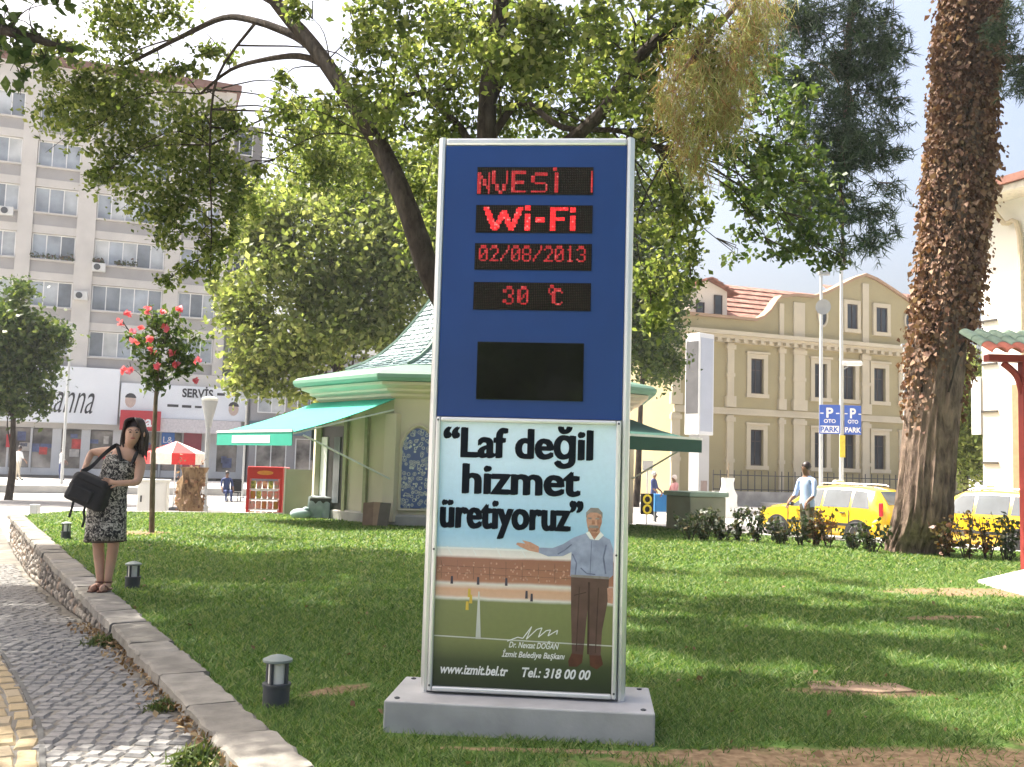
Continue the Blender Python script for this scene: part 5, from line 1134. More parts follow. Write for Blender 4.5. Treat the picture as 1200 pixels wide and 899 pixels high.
b = MB(); b.b2(sx(8, 520), sx(17, 520), -.5, .0, sz(12, 522), sz(12, 507)); b.build('red_sign', m_red, apt)

# --- low building behind the kiosk trees
LO = P(320, 540, 68); LO.z = -.12; low = empty('office_building', LO, RZ, 'low grey building seen in the gap behind the kiosk awning', 'building')
b = MB(); b.b2(-1.6, 24, .3, 9, -.3, 9); b.build('wall', m_core, low); 
for k in range(9):
    x = -1.2+k*2.7; window(low, x, x+1.9, 4.6, 6.3, .2, 2); window(low, x, x+2.1, .3, 2.9, .2, 2, pm=m_shopglass)
b = MB(); b.b2(-1.7, 24.1, -.3, .295, 3.1, 4.0); b.build('fascia', mat('teal_fascia', (.10, .16, .2), .6), low)

# --- khaki school building
KO = P(790, 540, 52); KO.z = -.22
kh = empty('khaki_building', KO, RZ, 'khaki two-storey building with gabled centre and red tiled roof', 'building')
m_kh = mat('khaki_render', (.355, .30, .165), .9, .07, .6, .15, 5); m_tr = mat('cream_trim', (.52, .45, .32), .8, .06, 1); m_rf = None
def ku(px, py): return fu(KO, px, py)
uE = ku(1130, 480)[0]; zc = ku(790, 385)[1]                       # right end, cornice height
zs_ = ku(870, 478)[1]
wx = {}
cols0 = [(879, 893, 500, 542), (953, 967, 503, 545), (986, 1001, 504, 546), (1021, 1036, 505, 546), (1056, 1068, 506, 546)]
cols1 = [(879, 895, 416, 457), (953, 969, 418, 459), (987, 1002, 419, 460), (1023, 1037, 424, 464), (1057, 1069, 427, 465)]
uc0 = [((ku(a, c)[0]+ku(b_, c)[0])/2) for a, b_, c, d in cols1]
gz0, gz1 = ku(886, 541)[1], ku(886, 499)[1]; fz0, fz1 = ku(886, 457)[1], ku(886, 416)[1]; hw = .36*1.0
hw = (ku(894, 440)[0]-ku(879, 440)[0])/2
ops = [(u-hw, u+hw, z0, z1) for u in uc0 for z0, z1 in ((gz0, gz1), (fz0, fz1))]
b = MB(); wall_open(b, 0, uE, -.3, zc, ops, 0, .22); b.b2(.0, uE, .3, .5, -.3, zc) if False else None
b.build('wall', m_kh, kh)
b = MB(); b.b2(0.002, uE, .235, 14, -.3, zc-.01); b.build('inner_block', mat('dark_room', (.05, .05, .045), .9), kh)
b = MB(); b.add([(0, 0, -.3), (0, 14, -.3), (0, 14, zc), (0, 0, zc)], [(0, 1, 2, 3)]); b.build('end_wall', m_kh, kh)
m_kf = mat('brown_window_frame', (.05, .035, .03), .6)
for u in uc0:
    for z0, z1 in ((gz0, gz1), (fz0, fz1)):
        window(kh, u-hw+.01, u+hw-.01, z0+.01, z1-.01, .12, 2, m_kf, .06, GL[0], transom=z0+(z1-z0)*.68)
        t = MB(); w = .26; y0, y1 = -.09, -.003
        t.b2(u-hw-w, u-hw, y0, y1, z0, z1); t.b2(u+hw, u+hw+w, y0, y1, z0, z1); t.b2(u-hw-w, u+hw+w, y0-.001, y1, z1, z1+.26); t.b2(u-hw-w-.08, u+hw+w+.08, y0-.10, y1, z1+.262, z1+.38); t.b2(u-hw-w-.05, u+hw+w+.05, y0-.06, y1, z0-.22, z0-.002)
        t.build('window_surround', m_tr, kh)
def pil(px, w, z0, z1, py=440, y=.14):
    u = ku(px, py)[0]; t = MB(); t.b2(u-w/2, u+w/2, -y, -.002, z0, z1); t.b2(u-w/2-.08, u+w/2+.08, -y-.06, -.003, z1-.35, z1-.1); t.b2(u-w/2-.10, u+w/2+.10, -y-.08, -.003, z0, z0+.6); t.b2(u-w/2-.05, u+w/2+.05, -y-.03, -.003, (z0+z1)/2-.1, (z0+z1)/2+.1); t.build('pilaster', m_tr, kh)
for px, w in ((791.5, .5), (855, .42), (915, .3), (935.5, .75), (1013, .5), (1092, .75)):
    pil(px, w, -.3, zs_-.22); pil(px, w, zs_+.22, zc-.32)
t = MB(); t.b2(-.1, uE, -.16, -.004, zs_-.18, zs_+.0); t.b2(-.1, uE, -.10, -.004, zs_+.001, zs_+.18); t.build('string_course', m_tr, kh)
t = MB(); t.b2(-.3, uE, -.2, .1, zc-.30, zc-.12); t.b2(-.45, uE, -.42, .1, zc-.118, zc+.06); t.b2(-.55, uE, -.6, .1, zc+.062, zc+.28); t.build('cornice', m_tr, kh)
for k in range(int(uE/.55)):
    t = MB(); t.b2(.1+k*.55, .3+k*.55, -.50, -.21, zc-.30, zc-.122); t.build('bracket', m_tr, kh)
zc2 = zc+.285
top = [(790, 363), (885, 372), (893, 369), (901, 362), (909, 350), (914, 345), (933, 343), (953, 345), (966, 341), (982, 333), (1000, 324), (1013, 319.5), (1026, 325), (1045, 337), (1068, 353), (1078, 361), (1110, 366)]
pol = [ku(x, y) for x, y in top]; pol[0] = (0.0, pol[0][1]); poly = [(0, zc2), *pol, (pol[-1][0], zc2)]
b = MB(); b.prism(poly, -.02, .45); b.build('gable_wall', m_kh, kh)
t = MB()
for i in range(len(pol)-1):
    (x0, z0), (x1, z1) = pol[i], pol[i+1]; t.add([(x0, -.2, z0+.002), (x1, -.2, z1+.002), (x1, .55, z1+.002), (x0, .55, z0+.002), (x0, -.2, z0+.16), (x1, -.2, z1+.16), (x1, .55, z1+.16), (x0, .55, z0+.16)], [(0, 1, 2, 3), (7, 6, 5, 4), (0, 4, 5, 1), (2, 6, 7, 3), (1, 5, 6, 2), (0, 3, 7, 4)])
t.build('coping', mat('tan_coping', (.36, .24, .15), .9, .1, 1), kh)
for px, w, yt in ((915, .3, 349), (935.5, .75, 348), (1013, .45, 326), (791.5, .5, 368)):
    u, z = ku(px, yt); t = MB(); t.b2(u-w/2, u+w/2, -.12, -.022, zc2, z-.12); t.build('pilaster', m_tr, kh)
for px0, px1, y0, y1 in ((991, 1003, 352, 382), (1025, 1038, 356, 386)):
    u0, z1 = ku(px0, y0); u1, z0 = ku(px1, y1); window(kh, u0, u1, z0, z1, -.105, 2, m_kf, .06, GL[0])
    t = MB(); w = .22; t.b2(u0-w, u0-.002, -.16, -.022, z0, z1); t.b2(u1+.002, u1+w, -.16, -.022, z0, z1); t.b2(u0-w, u1+w, -.161, -.022, z1+.002, z1+.24); t.b2(u0-w, u1+w, -.2, -.022, z0-.22, z0-.002); t.build('window_surround', m_tr, kh)
for px, py in ((963, 366), (1064, 373)):
    u, z = ku(px, py); o = MB(); n = 22; ring = [[(u+rx*math.cos(a), y, z+rz*math.sin(a)) for a in np.linspace(0, 2*math.pi, n, endpoint=False)] for rx, rz, y in ((.36, .66, -.022), (.36, .66, -.14), (.26, .54, -.14), (.26, .54, -.03))]
    o.loft(ring, cap=False); o = o.build('oval_surround', m_tr, kh); g = MB(); g.add([(u+.27*math.cos(a), -.05, z+.55*math.sin(a)) for a in np.linspace(0, 2*math.pi, n, endpoint=False)], [tuple(range(n))]); g.build('pane', GL[0], o)
# roof with tile courses
def mat_tiles(name, c=(.36, .15, .10), s=5.5):
    m = mat(name, c, .85, .3, 2.5, c2=(.44, .22, .16)); nt = m.node_tree; N = nt.nodes; wv = N.new('ShaderNodeTexWave'); wv.inputs['Scale'].default_value = s; wv.bands_direction = 'X'
    tc = N.new('ShaderNodeTexCoord'); nt.links.new(tc.outputs['Object'], wv.inputs['Vector']); bp = N.new('ShaderNodeBump'); bp.inputs['Strength'].default_value = .8; bp.inputs['Distance'].default_value = .08
    nt.links.new(wv.outputs['Fac'], bp.inputs['Height']); nt.links.new(bp.outputs[0], N['Principled BSDF'].inputs['Normal']); return m
m_tile = mat_tiles('roof_tile')
zr = zc2+.15; RT = 4.0
def tiled(par, a, bq, c, d, m, rows_=9, name='roof'):
    """sloped field a-b (eave) to d-c (ridge) in overlapping courses"""
    a, bq, c, d = map(Vector, (a, bq, c, d)); mb = MB(); nrm = (bq-a).cross(d-a).normalized()
    if nrm.z < 0: nrm = -nrm
    for k in range(rows_):
        f0, f1 = k/rows_, (k+1.12)/rows_; p0, p1 = a.lerp(d, f0), bq.lerp(c, f0); q0, q1 = a.lerp(d, min(1, f1)), bq.lerp(c, min(1, f1))
        up = nrm*.10; mb.add([p0+up, p1+up, q1+nrm*.02, q0+nrm*.02, p0, p1, q1-nrm*.03, q0-nrm*.03], [(0, 1, 2, 3), (4, 7, 6, 5), (0, 4, 5, 1), (0, 3, 7, 4), (1, 5, 6, 2)])
    return mb.build(name, m, par)
tiled(kh, (.4, .6, zr+.2), (uE, .6, zr+.2), (uE, 7, zr+RT), (6, 7, zr+RT), m_tile); tiled(kh, (.4, 13.5, zr+.2), (.4, .6, zr+.2), (6, 7, zr+RT), (6, 7.1, zr+RT), m_tile)
b = MB(); b.b2(.3, uE, .55, 13.6, zc, zr+.18); b.build('roof_base', m_tr, kh)
# roof house with two windows
uA, zA = ku(811, 350); uB, _ = ku(850, 345)
DY = 1.6; ax0 = fu(KO+(-NV)*DY, 809, 350)[0]; ax1 = fu(KO+(-NV)*DY, 852, 350)[0]; apx, apz = fu(KO+(-NV)*DY, 829, 322); ez = fu(KO+(-NV)*DY, 852, 337)[1]; ez0 = fu(KO+(-NV)*DY, 811, 338)[1]
b = MB(); b.prism([(ax0, zc2), (ax1, zc2), (ax1, ez), (apx, apz-.12), (ax0, ez)], DY, DY+8); b.build('roof_house', mat('white_render', (.66, .62, .54), .9, .05, .6), kh)
tiled(kh, (ax1+.5, DY-.5, ez-.25), (ax1+.5, DY+8, ez-.25), (apx, DY+8, apz), (apx, DY-.5, apz), m_tile, 5); tiled(kh, (ax0-.5, DY+8, ez-.25), (ax0-.5, DY-.5, ez-.25), (apx, DY-.5, apz), (apx, DY+8, apz), m_tile, 5)
for px in (820, 841):
    u, z = fu(KO+(-NV)*DY, px, 357); window(kh, u-.26, u+.26, z-.35, z+.75 if px > 830 else z+.35, DY-.09, 1, m_kf, .05, GL[0])
tiled(kh, (uE-5, 3, zr+2.2), (uE+4, 3, zr+2.2), (uE+4, 7, zr+RT+.7), (uE-5, 7, zr+RT+.7), m_tile, 5)
# railings in front
rl = empty('railing', KO+NV*2.2, RZ, 'thin dark iron railing along the foot of the khaki building', 'railing')
m_iron = mat('iron', (.06, .055, .05), .6); b = MB(); b.b2(1, uE, -.02, .02, 1.35, 1.40); b.build('rail', m_iron, rl); b = MB(); b.b2(1, uE, -.021, .021, .62, .67); b.build('rail', m_iron, rl)
b = MB(); b.b2(1, uE, -.12, .12, -.3, .55); b.build('plinth', mat('plinth_stone', (.36, .34, .31), .9, .2, 2), rl)
x = 1.0
while x < uE: b = MB(); b.b2(x-.02, x+.02, -.018, .018, .551, 1.62); b.build('bar', m_iron, rl); x += .42

# --- low shops seen under the dark awning
SO = P(770, 540, 62); SO.z = STREET-.03; shp = empty('shop_row', SO, RZ, 'low blue and yellow shopfront seen under the dark awning', 'building')
b = MB(); b.b2(-6, 2.2, 0, 5, -.1, 4.2); b.build('wall', mat('pale_wall', (.45, .45, .44), .8, .1, 1), shp); b = MB(); b.b2(-6.1, 2.3, -.3, -.01, 2.9, 3.9); b.build('fascia', mat('blue_fascia', (.16, .26, .50), .6), shp)
for k in range(4): window(shp, -5.7+k*2, -4.1+k*2, .4, 2.7, -.09, 2, pm=GL[2])
for k in range(3): b = MB(); b.b2(-3.95+k*2, -3.75+k*2, -.2, -.01, -.1, 2.85); b.build('pillar', mat('yellow_paint', (.5, .42, .08), .6), shp)
# --- white building on the right
WU = Vector((.42, -.907, 0)).normalized(); WNn = Vector((-.907, -.42, 0)).normalized(); WO = P(1152, 540, 27); WO.z = STREET-.05
whb = empty('white_building', WO, math.atan2(WU.y, WU.x), 'white plastered building with overhanging eave behind the right taxi', 'building')
b = MB(); b.b2(0, 9, 0, 9, -.1, 9.35); b.build('wall', mat('white_plaster', (.74, .71, .64), .9, .03, .4, .1, 4), whb)
b = MB(); b.b2(-.75, 9.5, -.8, 9, 9.352, 9.55); b.build('eave', mat('eave_paint', (.66, .61, .52), .8), whb, bevel=.03); b = MB(); b.b2(-.85, 9.6, -.9, 9.1, 9.553, 9.75); b.build('roof_edge', mat('brown_tile_edge', (.24, .11, .08), .8), whb)
b = MB(); b.tube(smooth_path([(.7, -.6, 9.3), (.9, -.2, 8.7), (1.3, -.1, 8.3), (1.35, -.1, 4), (1.35, -.1, 0)], 4), .07, 8); b.build('drainpipe', mat('tan_pipe', (.50, .42, .30), .7), whb, smooth=True)
b = MB(); b.b2(1.05, 1.75, -.16, -.003, 0, 4.3); b.build('timber_post', mat('brown_panel', (.36, .23, .13), .7), whb)
b = MB(); b.b2(-.32, -.02, -.05, .05, 3.0, 4.6); b.build('sign_plate', m_pil, whb)
for z in (2.2, 3.6, 4.9, 6.1): b = MB(); b.b2(.0, .5, -.06, -.003, z, z+.05); b.build('bracket', m_iron, whb)
b = MB(); b.b2(3.2, 3.6, -.05, -.003, 4.3, 4.8); b.build('blue_plaque', mat('blue_sign', (.03, .14, .45), .5), whb)
# ------------------------------------------------------------------ octagonal kiosk
KC = Vector((-.8, 24.5, -.02)); kio = empty('kiosk', KC, 0, 'octagonal cream kiosk with bell-shaped shingled roof and green awnings', 'kiosk')
m_cream = mat('kiosk_cream', (.60, .53, .41), .8, .06, 1.2, .1, 8); m_green = mat('kiosk_green', (.085, .165, .12), .6, .10, 1.5); m_pgreen = mat('pale_green', (.16, .30, .22), .7, .06, 1.5); m_dgreen = mat('dark_green', (.02, .07, .05), .6, .1, 2)
VA = [R(244+45*k) for k in range(8)]; RW = 3.9
def ring8(r, z): return [(r*math.cos(a), r*math.sin(a), z) for a in VA]
b = MB(); b.loft([ring8(RW, -.1), ring8(RW, 2.75)]); b.build('wall', m_cream, kio)
b = MB(); b.loft([ring8(RW+.09, -.1), ring8(RW+.09, .22), ring8(RW+.04, .26)]); b.build('plinth', mat('plinth_stone', (.36, .34, .31), .9, .2, 2), kio)
for (r0, z0, r1, z1, mm) in ((RW+.02, 2.72, RW+.14, 2.82, m_cream), (RW+.14, 2.822, RW+.30, 2.92, m_cream), (RW+.30, 2.922, RW+.50, 3.05, m_cream), (RW+.66, 3.062, RW+.70, 3.20, m_pgreen)):
    b = MB(); b.loft([ring8(r0, z0), ring8(r1, (z0+z1)/2), ring8(r1, z1)]); b.build('cornice', mm, kio)
b = MB(); b.loft([ring8(RW+.68, 3.202), ring8(RW+.60, 3.26), ring8(3.35, 3.52), ring8(3.0, 3.55)]); b.build('eave', m_green, kio)
for a in VA:
    b = MB(); b.box((0, 0, 1.25), (.30, .30, 2.3)); o = b.build('corner_pier', m_cream, kio, bevel=.02); o.location = (math.cos(a)*(RW-.02), math.sin(a)*(RW-.02), 0); o.rotation_euler = (0, 0, a)
# bell roof, shingle by shingle
prof = [(3.38, 3.50), (2.95, 3.68), (2.55, 3.92), (2.18, 4.25), (1.85, 4.65), (1.52, 5.1), (1.2, 5.6), (.88, 6.15), (.55, 6.75), (.25, 7.2), (.06, 7.5)]
b = MB(); b.loft([ring8(r-.05, z) for r, z in prof]); rf = b.build('roof', mat('roof_deck', (.035, .07, .065), .9), kio)
L = [0]
for i in range(1, len(prof)): L.append(L[-1]+math.hypot(prof[i][0]-prof[i-1][0], prof[i][1]-prof[i-1][1]))
def rp(s): return float(np.interp(s, L, [p[0] for p in prof])), float(np.interp(s, L, [p[1] for p in prof]))
sh = MB(); s = 0.0; row = 0
while s < L[-1]-.15:
    r0, z0 = rp(s); r1, z1 = rp(s+.20)
    for k in range(8):
        a0, a1 = VA[k], VA[k]+R(45)
        A = Vector((r0*math.cos(a0), r0*math.sin(a0), z0)); B = Vector((r0*math.cos(a1), r0*math.sin(a1), z0)); C = Vector((r1*math.cos(a1), r1*math.sin(a1), z1)); D = Vector((r1*math.cos(a0), r1*math.sin(a0), z1))
        nrm = (B-A).cross(D-A).normalized(); n = max(1, round((B-A).length/.19)); off = .5 if row % 2 else 0
        for q in range(n):
            f0, f1 = (q+.10)/n, (q+.90)/n; jt = random.uniform(.02, .04); p = [A.lerp(B, f0)+nrm*jt, A.lerp(B, f1)+nrm*jt, D.lerp(C, f1)+nrm*.004, D.lerp(C, f0)+nrm*.004]
            sh.add(p+[A.lerp(B, f0), A.lerp(B, f1)], [(0, 1, 2, 3), (0, 4, 5, 1)])
    s += .165; row += 1
sh.build('shingles', mat_island('teal_shingle', [(.06, .12, .13), (.12, .19, .20), (.09, .16, .175), (.25, .33, .34), (.045, .10, .10)], .5, spec=.5), rf, kind='stuff')
b = MB(); b.lathe([(.10, 7.4), (.16, 7.6), (.10, 7.8), (.03, 7.9), (.02, 8.3)], 12); b.build('finial', m_green, kio, smooth=True)
for k in range(8):
    a = VA[k]; b = MB(); b.tube([(r*math.cos(a), r*math.sin(a), z+.03) for r, z in prof], .05, 5); b.build('hip_ridge', m_green, kio)
def face_T(k, off=0.0):
    """frame of wall k: x along the wall, -y outward"""
    a0, a1 = VA[k % 8], VA[(k+1) % 8]; A = Vector((RW*math.cos(a0), RW*math.sin(a0), 0)); B = Vector((RW*math.cos(a1), RW*math.sin(a1), 0)); x = (B-A).normalized(); y = Vector((-x.y, x.x, 0)); m = (A+B)/2
    return Matrix.Translation(m) @ Matrix(((x.x, y.x, 0, 0), (x.y, y.y, 0, 0), (0, 0, 1, 0), (0, 0, 0, 1)))
# front wall: arched blue tile panels
def mat_iznik():
    m = bpy.data.materials.new('blue_tile_pattern'); m.use_nodes = True; nt = m.node_tree; N = nt.nodes; b = N['Principled BSDF']; b.inputs['Roughness'].default_value = .25
    tc = N.new('ShaderNodeTexCoord'); w1 = N.new('ShaderNodeTexVoronoi'); w1.inputs['Scale'].default_value = 11; w1.feature = 'F1'; w1.inputs['Randomness'].default_value = .8; nt.links.new(tc.outputs['Object'], w1.inputs['Vector'])
    rp_ = N.new('ShaderNodeValToRGB'); cr = rp_.color_ramp; cr.interpolation = 'CONSTANT'
    for p, c in ((0, (.55, .58, .55)), (.17, (.03, .06, .22)), (.33, (.50, .54, .52)), (.45, (.05, .09, .25))):
        e = cr.elements[0] if p == 0 else cr.elements.new(p); e.position = p; e.color = (*c, 1)
    cr.elements[-1].color = (.06, .09, .2, 1)
    nt.links.new(w1.outputs['Distance'], rp_.inputs[0]); nt.links.new(rp_.outputs[0], b.inputs['Base Color']); return m
m_izn = mat_iznik()
def arch(x0, x1, z0, z1, n=10):
    w = (x1-x0)/2; c = (x0+x1)/2; h = w*1.25; return [(x0, z0), (x1, z0)]+[(c+w*math.cos(t)*(1-.12*math.sin(t)), z1-h+h*math.sin(t)) for t in np.linspace(0, math.pi, n)]
for k in (0, 1, 7):
    T = face_T(k)
    for xc in ((-.93, 0.0, .93) if k != 7 else (.0,)):
        if k == 7: continue
        b = MB(); b.prism(arch(xc-.34, xc+.34, .40, 2.1), -.05, -.002, T); o = b.build('tile_panel', m_izn, kio)
        fr = MB(); pts = arch(xc-.38, xc+.38, .36, 2.16); fr.tube([T @ Vector((x, -.03, z)) for x, z in pts+[pts[0]]], .035, 5); fr.build('panel_frame', m_cream, kio)
# left-front wall: posts, door, counter window
T = face_T(7)
for x in (-1.4, -.3, .55, 1.4): b = MB(); b.b2(x-.06, x+.06, -.07, -.002, .2, 2.4, T); b.build('post', mat('olive_trim', (.30, .31, .18), .7), kio)
b = MB(); b.b2(-1.32, -.40, -.05, -.003, .1, 2.15, T); d = b.build('door', mat('dark_door', (.035, .035, .03), .4), kio)
for x in (-1.18, -.62): b = MB(); b.b2(x-.13, x+.13, -.075, -.052, .4, 1.9, T); b.build('door_panel', m_wframe if x < -.9 else GL[2], d)
# awnings
def awning(k, out, zt, zb, m, mv, x0=-1.6, x1=1.6, name='awning', sag=.05, textband=True):
    T = face_T(k); n = 8; b = MB(); rings = []
    for i in range(n+1):
        f = i/n; z = zt+(zb-zt)*f-sag*math.sin(math.pi*f); rings.append([T @ Vector((x0, -.05-out*f, z)), T @ Vector((x1, -.05-out*f, z)), T @ Vector((x1, -.05-out*f, z-.015)), T @ Vector((x0, -.05-out*f, z-.015))])
    b.loft(rings); o = b.build(name, m, kio)
    v = MB(); v.b2(x0, x1, -.065-out, -.052-out, zb-.27, zb+.0, T); v.build('valance', m, o)
    v = MB(); v.b2(x0-.01, x1+.01, -.075-out, -.045-out, zb+.002, zb+.05, T); v.build('front_bar', m_wframe, o)
    if textband: v = MB(); v.b2(x0+.75, x1-.9, -.070-out, -.066-out, zb-.22, zb-.06, T); v.build('valance_print', mat('white_sign', (.70, .72, .74), .6, .04, .4), o)
    for x in (x0+.03, x1-.03):
        v = MB(); v.tube([T @ Vector((x, -.06, zt-.25)), T @ Vector((x, -.04-out, zb-.03))], .02, 6); v.build('arm', m_wframe, o)
    v = MB(); v.tube([T @ Vector((x1-.03, -.08, zb-.9)), T @ Vector((x1-.03, -.04-out*.9, zb-.05))], .02, 6); v.build('arm', m_wframe, o)
m_teal = mat('teal_canvas', (.03, .34, .25), .8, .08, 2); m_awd = mat('bottle_green_canvas', (.012, .07, .05), .8, .1, 2)
awning(7, 2.4, 2.72, 1.90, m_teal, m_teal, -1.75, 1.6); awning(1, 2.0, 2.5, 2.02, m_awd, m_awd, textband=False)
# back room seen under the awning
b = MB(); T = face_T(6); b.b2(-1.3, 1.2, -.3, -.004, 1.35, 2.1, T); b.build('serving_window', GL[0], kio)

# ------------------------------------------------------------------ things round the kiosk
m_rred = mat('rack_red', (.42, .02, .02), .5, .1, 2)
rk = P(310, 597, 24.6); rk.z = -.36; rack = empty('snack_rack', rk, R(8), 'red wire snack display rack beside the kiosk awning', 'rack')
for x in (-.40, .40): b = MB(); b.b2(x-.035, x+.035, -.22, .22, 0, 1.46); b.build('side_panel', m_rred, rack)
b = MB(); b.b2(-.43, .43, -.23, .22, 1.20, 1.50); h = b.build('header', m_rred, rack, bevel=.02)
b = MB(); b.prism([(.20*math.cos(a), 1.35+.055*math.sin(a)) for a in np.linspace(0, 6.28, 15)[:-1]], -.236, -.2301); b.build('header_badge', mat('orange_print', (.6, .22, .04), .5), h)
m_bags = [mat('snack_%d' % i, c, .35, .4, 14, c2=c2) for i, (c, c2) in enumerate((((.5, .05, .04), (.6, .3, .2)), ((.55, .5, .45), (.5, .1, .08)), ((.12, .14, .06), (.5, .4, .1)), ((.5, .35, .05), (.4, .05, .04))))]
for r in range(4):
    z = .20+r*.25; b = MB(); b.b2(-.364, .364, -.21, .2, z-.02, z); s_ = b.build('shelf', mat('rack_white', (.65, .6, .58), .5), rack); 
    for q in range(5):
        b = MB(); b.box((-.28+q*.14, -.14, z+.105), (.12, .08, .19)); b.build('snack_packet', random.choice(m_bags), s_, bevel=.02)
fl = P(331, 597, 24.9); fl.z = -.36; o = empty('red_cooler', fl, 0, 'slim red banner stand between the snack rack and the grey panel', 'stand'); b = MB(); b.b2(-.13, .13, -.06, .06, .05, 1.5); b.build('banner', mat('red_white_print', (.55, .04, .04), .5, .3, 4, c2=(.7, .4, .4)), o, bevel=.02); b = MB(); b.b2(-.16, .16, -.14, .14, 0, .05); b.build('foot', m_dk, o)
pn = P(357, 597, 24.0); pn.z = -.36; o = empty('screen_panel', pn, R(4), 'grey partition screen under the green awning', 'screen'); m_pan = mat('olive_grey_board', (.27, .275, .21), .85, .1, 1.5)
b = MB(); b.b2(-.48, .24, -.02, .02, .04, 1.46); b.build('panel', m_pan, o); b = MB(); b.b2(.27, .75, -.02, .02, .04, 1.44); b.build('panel', m_pan, o)
for x in (-.5, .255, .77): b = MB(); b.b2(x-.018, x+.012, -.03, .03, 0, 1.48); b.build('post', m_pil, o)
pt_ = P(375, 600, 22.9); pt_.z = 0; st_ = empty('covered_crates', pt_, 0, 'heap of crates under a grey tarpaulin beside the kiosk door', 'crates'); b = MB(); b.b2(-.2, .55, -.25, .25, 0, .48); b.build('crate', mat('dark_crate', (.06, .06, .05), .8), st_, bevel=.02)
b = MB(); b.loft([[( -.26+.04*math.sin(a*3), .3*math.cos(a), .0) for a in (0, 1, 2, 3)]]*1+[]) if False else None
b = MB(); n = 9
for i in range(n):
    pass
rings = []
for i in range(7):
    x = -.24-.02*(i % 2)+i*.085; rings.append([(x, -.30+.03*math.sin(i*2), .03), (x, -.285+.02*math.cos(i*3), .3), (x, -.2, .50+.015*math.sin(i*2)), (x, .2, .51), (x, .28, .3), (x, .28, .03)])
b.loft(rings); b.build('tarpaulin', mat('tarp', (.30, .34, .34), .6, .2, 6), st_, smooth=True)
sk = P(352, 601, 22.6); sk.z = 0; o = empty('sack', sk, 0, 'small pale bluish sack on the grass beside the tarpaulin', 'sack'); b = MB(); b.ball((0, 0, .10), (.24, .16, .13), 14, 8); b.ball((.12, .02, .2), (.09, .08, .07), 10, 6); b.build('bag', mat('sack_cloth', (.36, .45, .46), .8, .15, 8), o, smooth=True)
bm_ = P(396, 560, 23.0); o = empty('plank', (bm_.x, 22.9, 0), 0, 'bare wooden plank leaning against the kiosk wall', 'plank'); b = MB(); b.box((0, 0, .55), (.09, .03, 1.15)); q = b.build('board', mat('bare_wood', (.42, .27, .17), .8, .2, 8), o); q.rotation_euler = (R(-8), R(10), 0)
cb = G(455, 616)+Vector((-.25, -.45, 0)); o = empty('cardboard', cb, R(-20), 'flattened brown cardboard leaning on the kiosk plinth', 'cardboard')
for x, c, a in ((-.14, (.20, .13, .09), -.2), (.02, (.28, .19, .13), .05), (.20, (.10, .09, .07), .1)): b = MB(); b.box((x, -.02*abs(x), .26), (.24, .02, .50)); q = b.build('sheet', mat('cardboard_%.2f' % x, c, .9, .15, 6), o); q.rotation_euler = (R(-10), a*.4, 0)
# teal umbrella rack / red-white parasol
um = P(203, 590, 33); um.z = STREET-.05; o = empty('parasol', um, 0, 'red and white parasol behind the slim flowering tree', 'parasol'); b = MB(); b.tube([(0, 0, 0), (0, 0, 2.15)], .025, 8); b.build('pole', m_wframe, o); cz = 2.0
zq = [P(203, y, 33).z-um.z for y in (517, 531, 544)]
for k in range(8):
    a0, a1 = k*math.pi/4+.2, (k+1)*math.pi/4+.2; r = 1.0; b = MB(); A = Vector((r*math.cos(a0), r*math.sin(a0), zq[1])); B = Vector((r*math.cos(a1), r*math.sin(a1), zq[1])); Tp = Vector((0, 0, zq[0])); dz = Vector((0, 0, zq[1]-zq[2]))
    b.add([Tp, A, B, A-dz, B-dz], [(0, 1, 2), (1, 3, 4, 2)]); q = b.build('canopy_panel', mat('parasol_red', (.6, .03, .03), .7) if k % 2 == 0 else mat('parasol_white', (.75, .68, .6), .7), o); q.modifiers.new('t', 'SOLIDIFY').thickness = .01
b = MB(); b.lathe([(.28, 0), (.28, .06), (.06, .1)], 16); b.build('foot', m_dk, o, smooth=True)
wc = P(179, 595, 28); wc.z = STREET-.05; o = empty('utility_cabinet', wc, R(10), 'white utility cabinet standing behind the slim tree trunk', 'cabinet'); m_cab = mat('cabinet_paint', (.62, .62, .58), .6, .05, 2)
b = MB(); b.b2(-.40, .40, -.2, .2, .06, 1.06); b.build('body', m_cab, o, bevel=.02); b = MB(); b.b2(-.43, .43, -.23, .23, 1.062, 1.12); b.build('top', m_cab, o, bevel=.015); b = MB(); b.b2(-.36, .36, -.215, -.203, .12, 1.0); d = b.build('door', m_cab, o); b = MB(); b.b2(-.31, -.27, -.235, -.217, .48, .66); b.build('handle', m_blk, d); b = MB(); b.b2(-.42, .42, -.21, .21, 0, .058); b.build('plinth', m_dk, o)
tr_ = P(222, 597, 27); tr_.z = STREET-.05; o = empty('tree_stump', tr_, 0, 'tall knotty tree stump beside the tapered street lamp', 'stump'); b = MB(); rings = []
for i in range(16):
    z = i*.1; rings.append([((.30+.07*math.sin(3*a+i*.5)+.05*math.sin(5*a-i*.7)+(.10 if i > 11 else 0)*math.cos(a+1)+random.uniform(-.02, .02))*math.cos(a)+.03*math.sin(i*.6), (.28+.05*math.sin(4*a+i*.4))*math.sin(a), z) for a in np.linspace(0, 2*math.pi, 18, endpoint=False)])
b.loft(rings); b.build('trunk', mat_bark('stump_bark', (.06, .035, .02), (.34, .24, .14), 6, .4), o, smooth=True)
n = 160; C = np.array([0, 0, .8])+rng.normal(size=(n, 3))*np.array([.22, .2, .5]); C[:, :2] *= (.36/np.maximum(.01, np.hypot(C[:, 0], C[:, 1])))[:, None]; link('ivy_leaves', leaves_mesh('ivy_leaves', C, .12, m_ivy), None, o, kind='stuff')
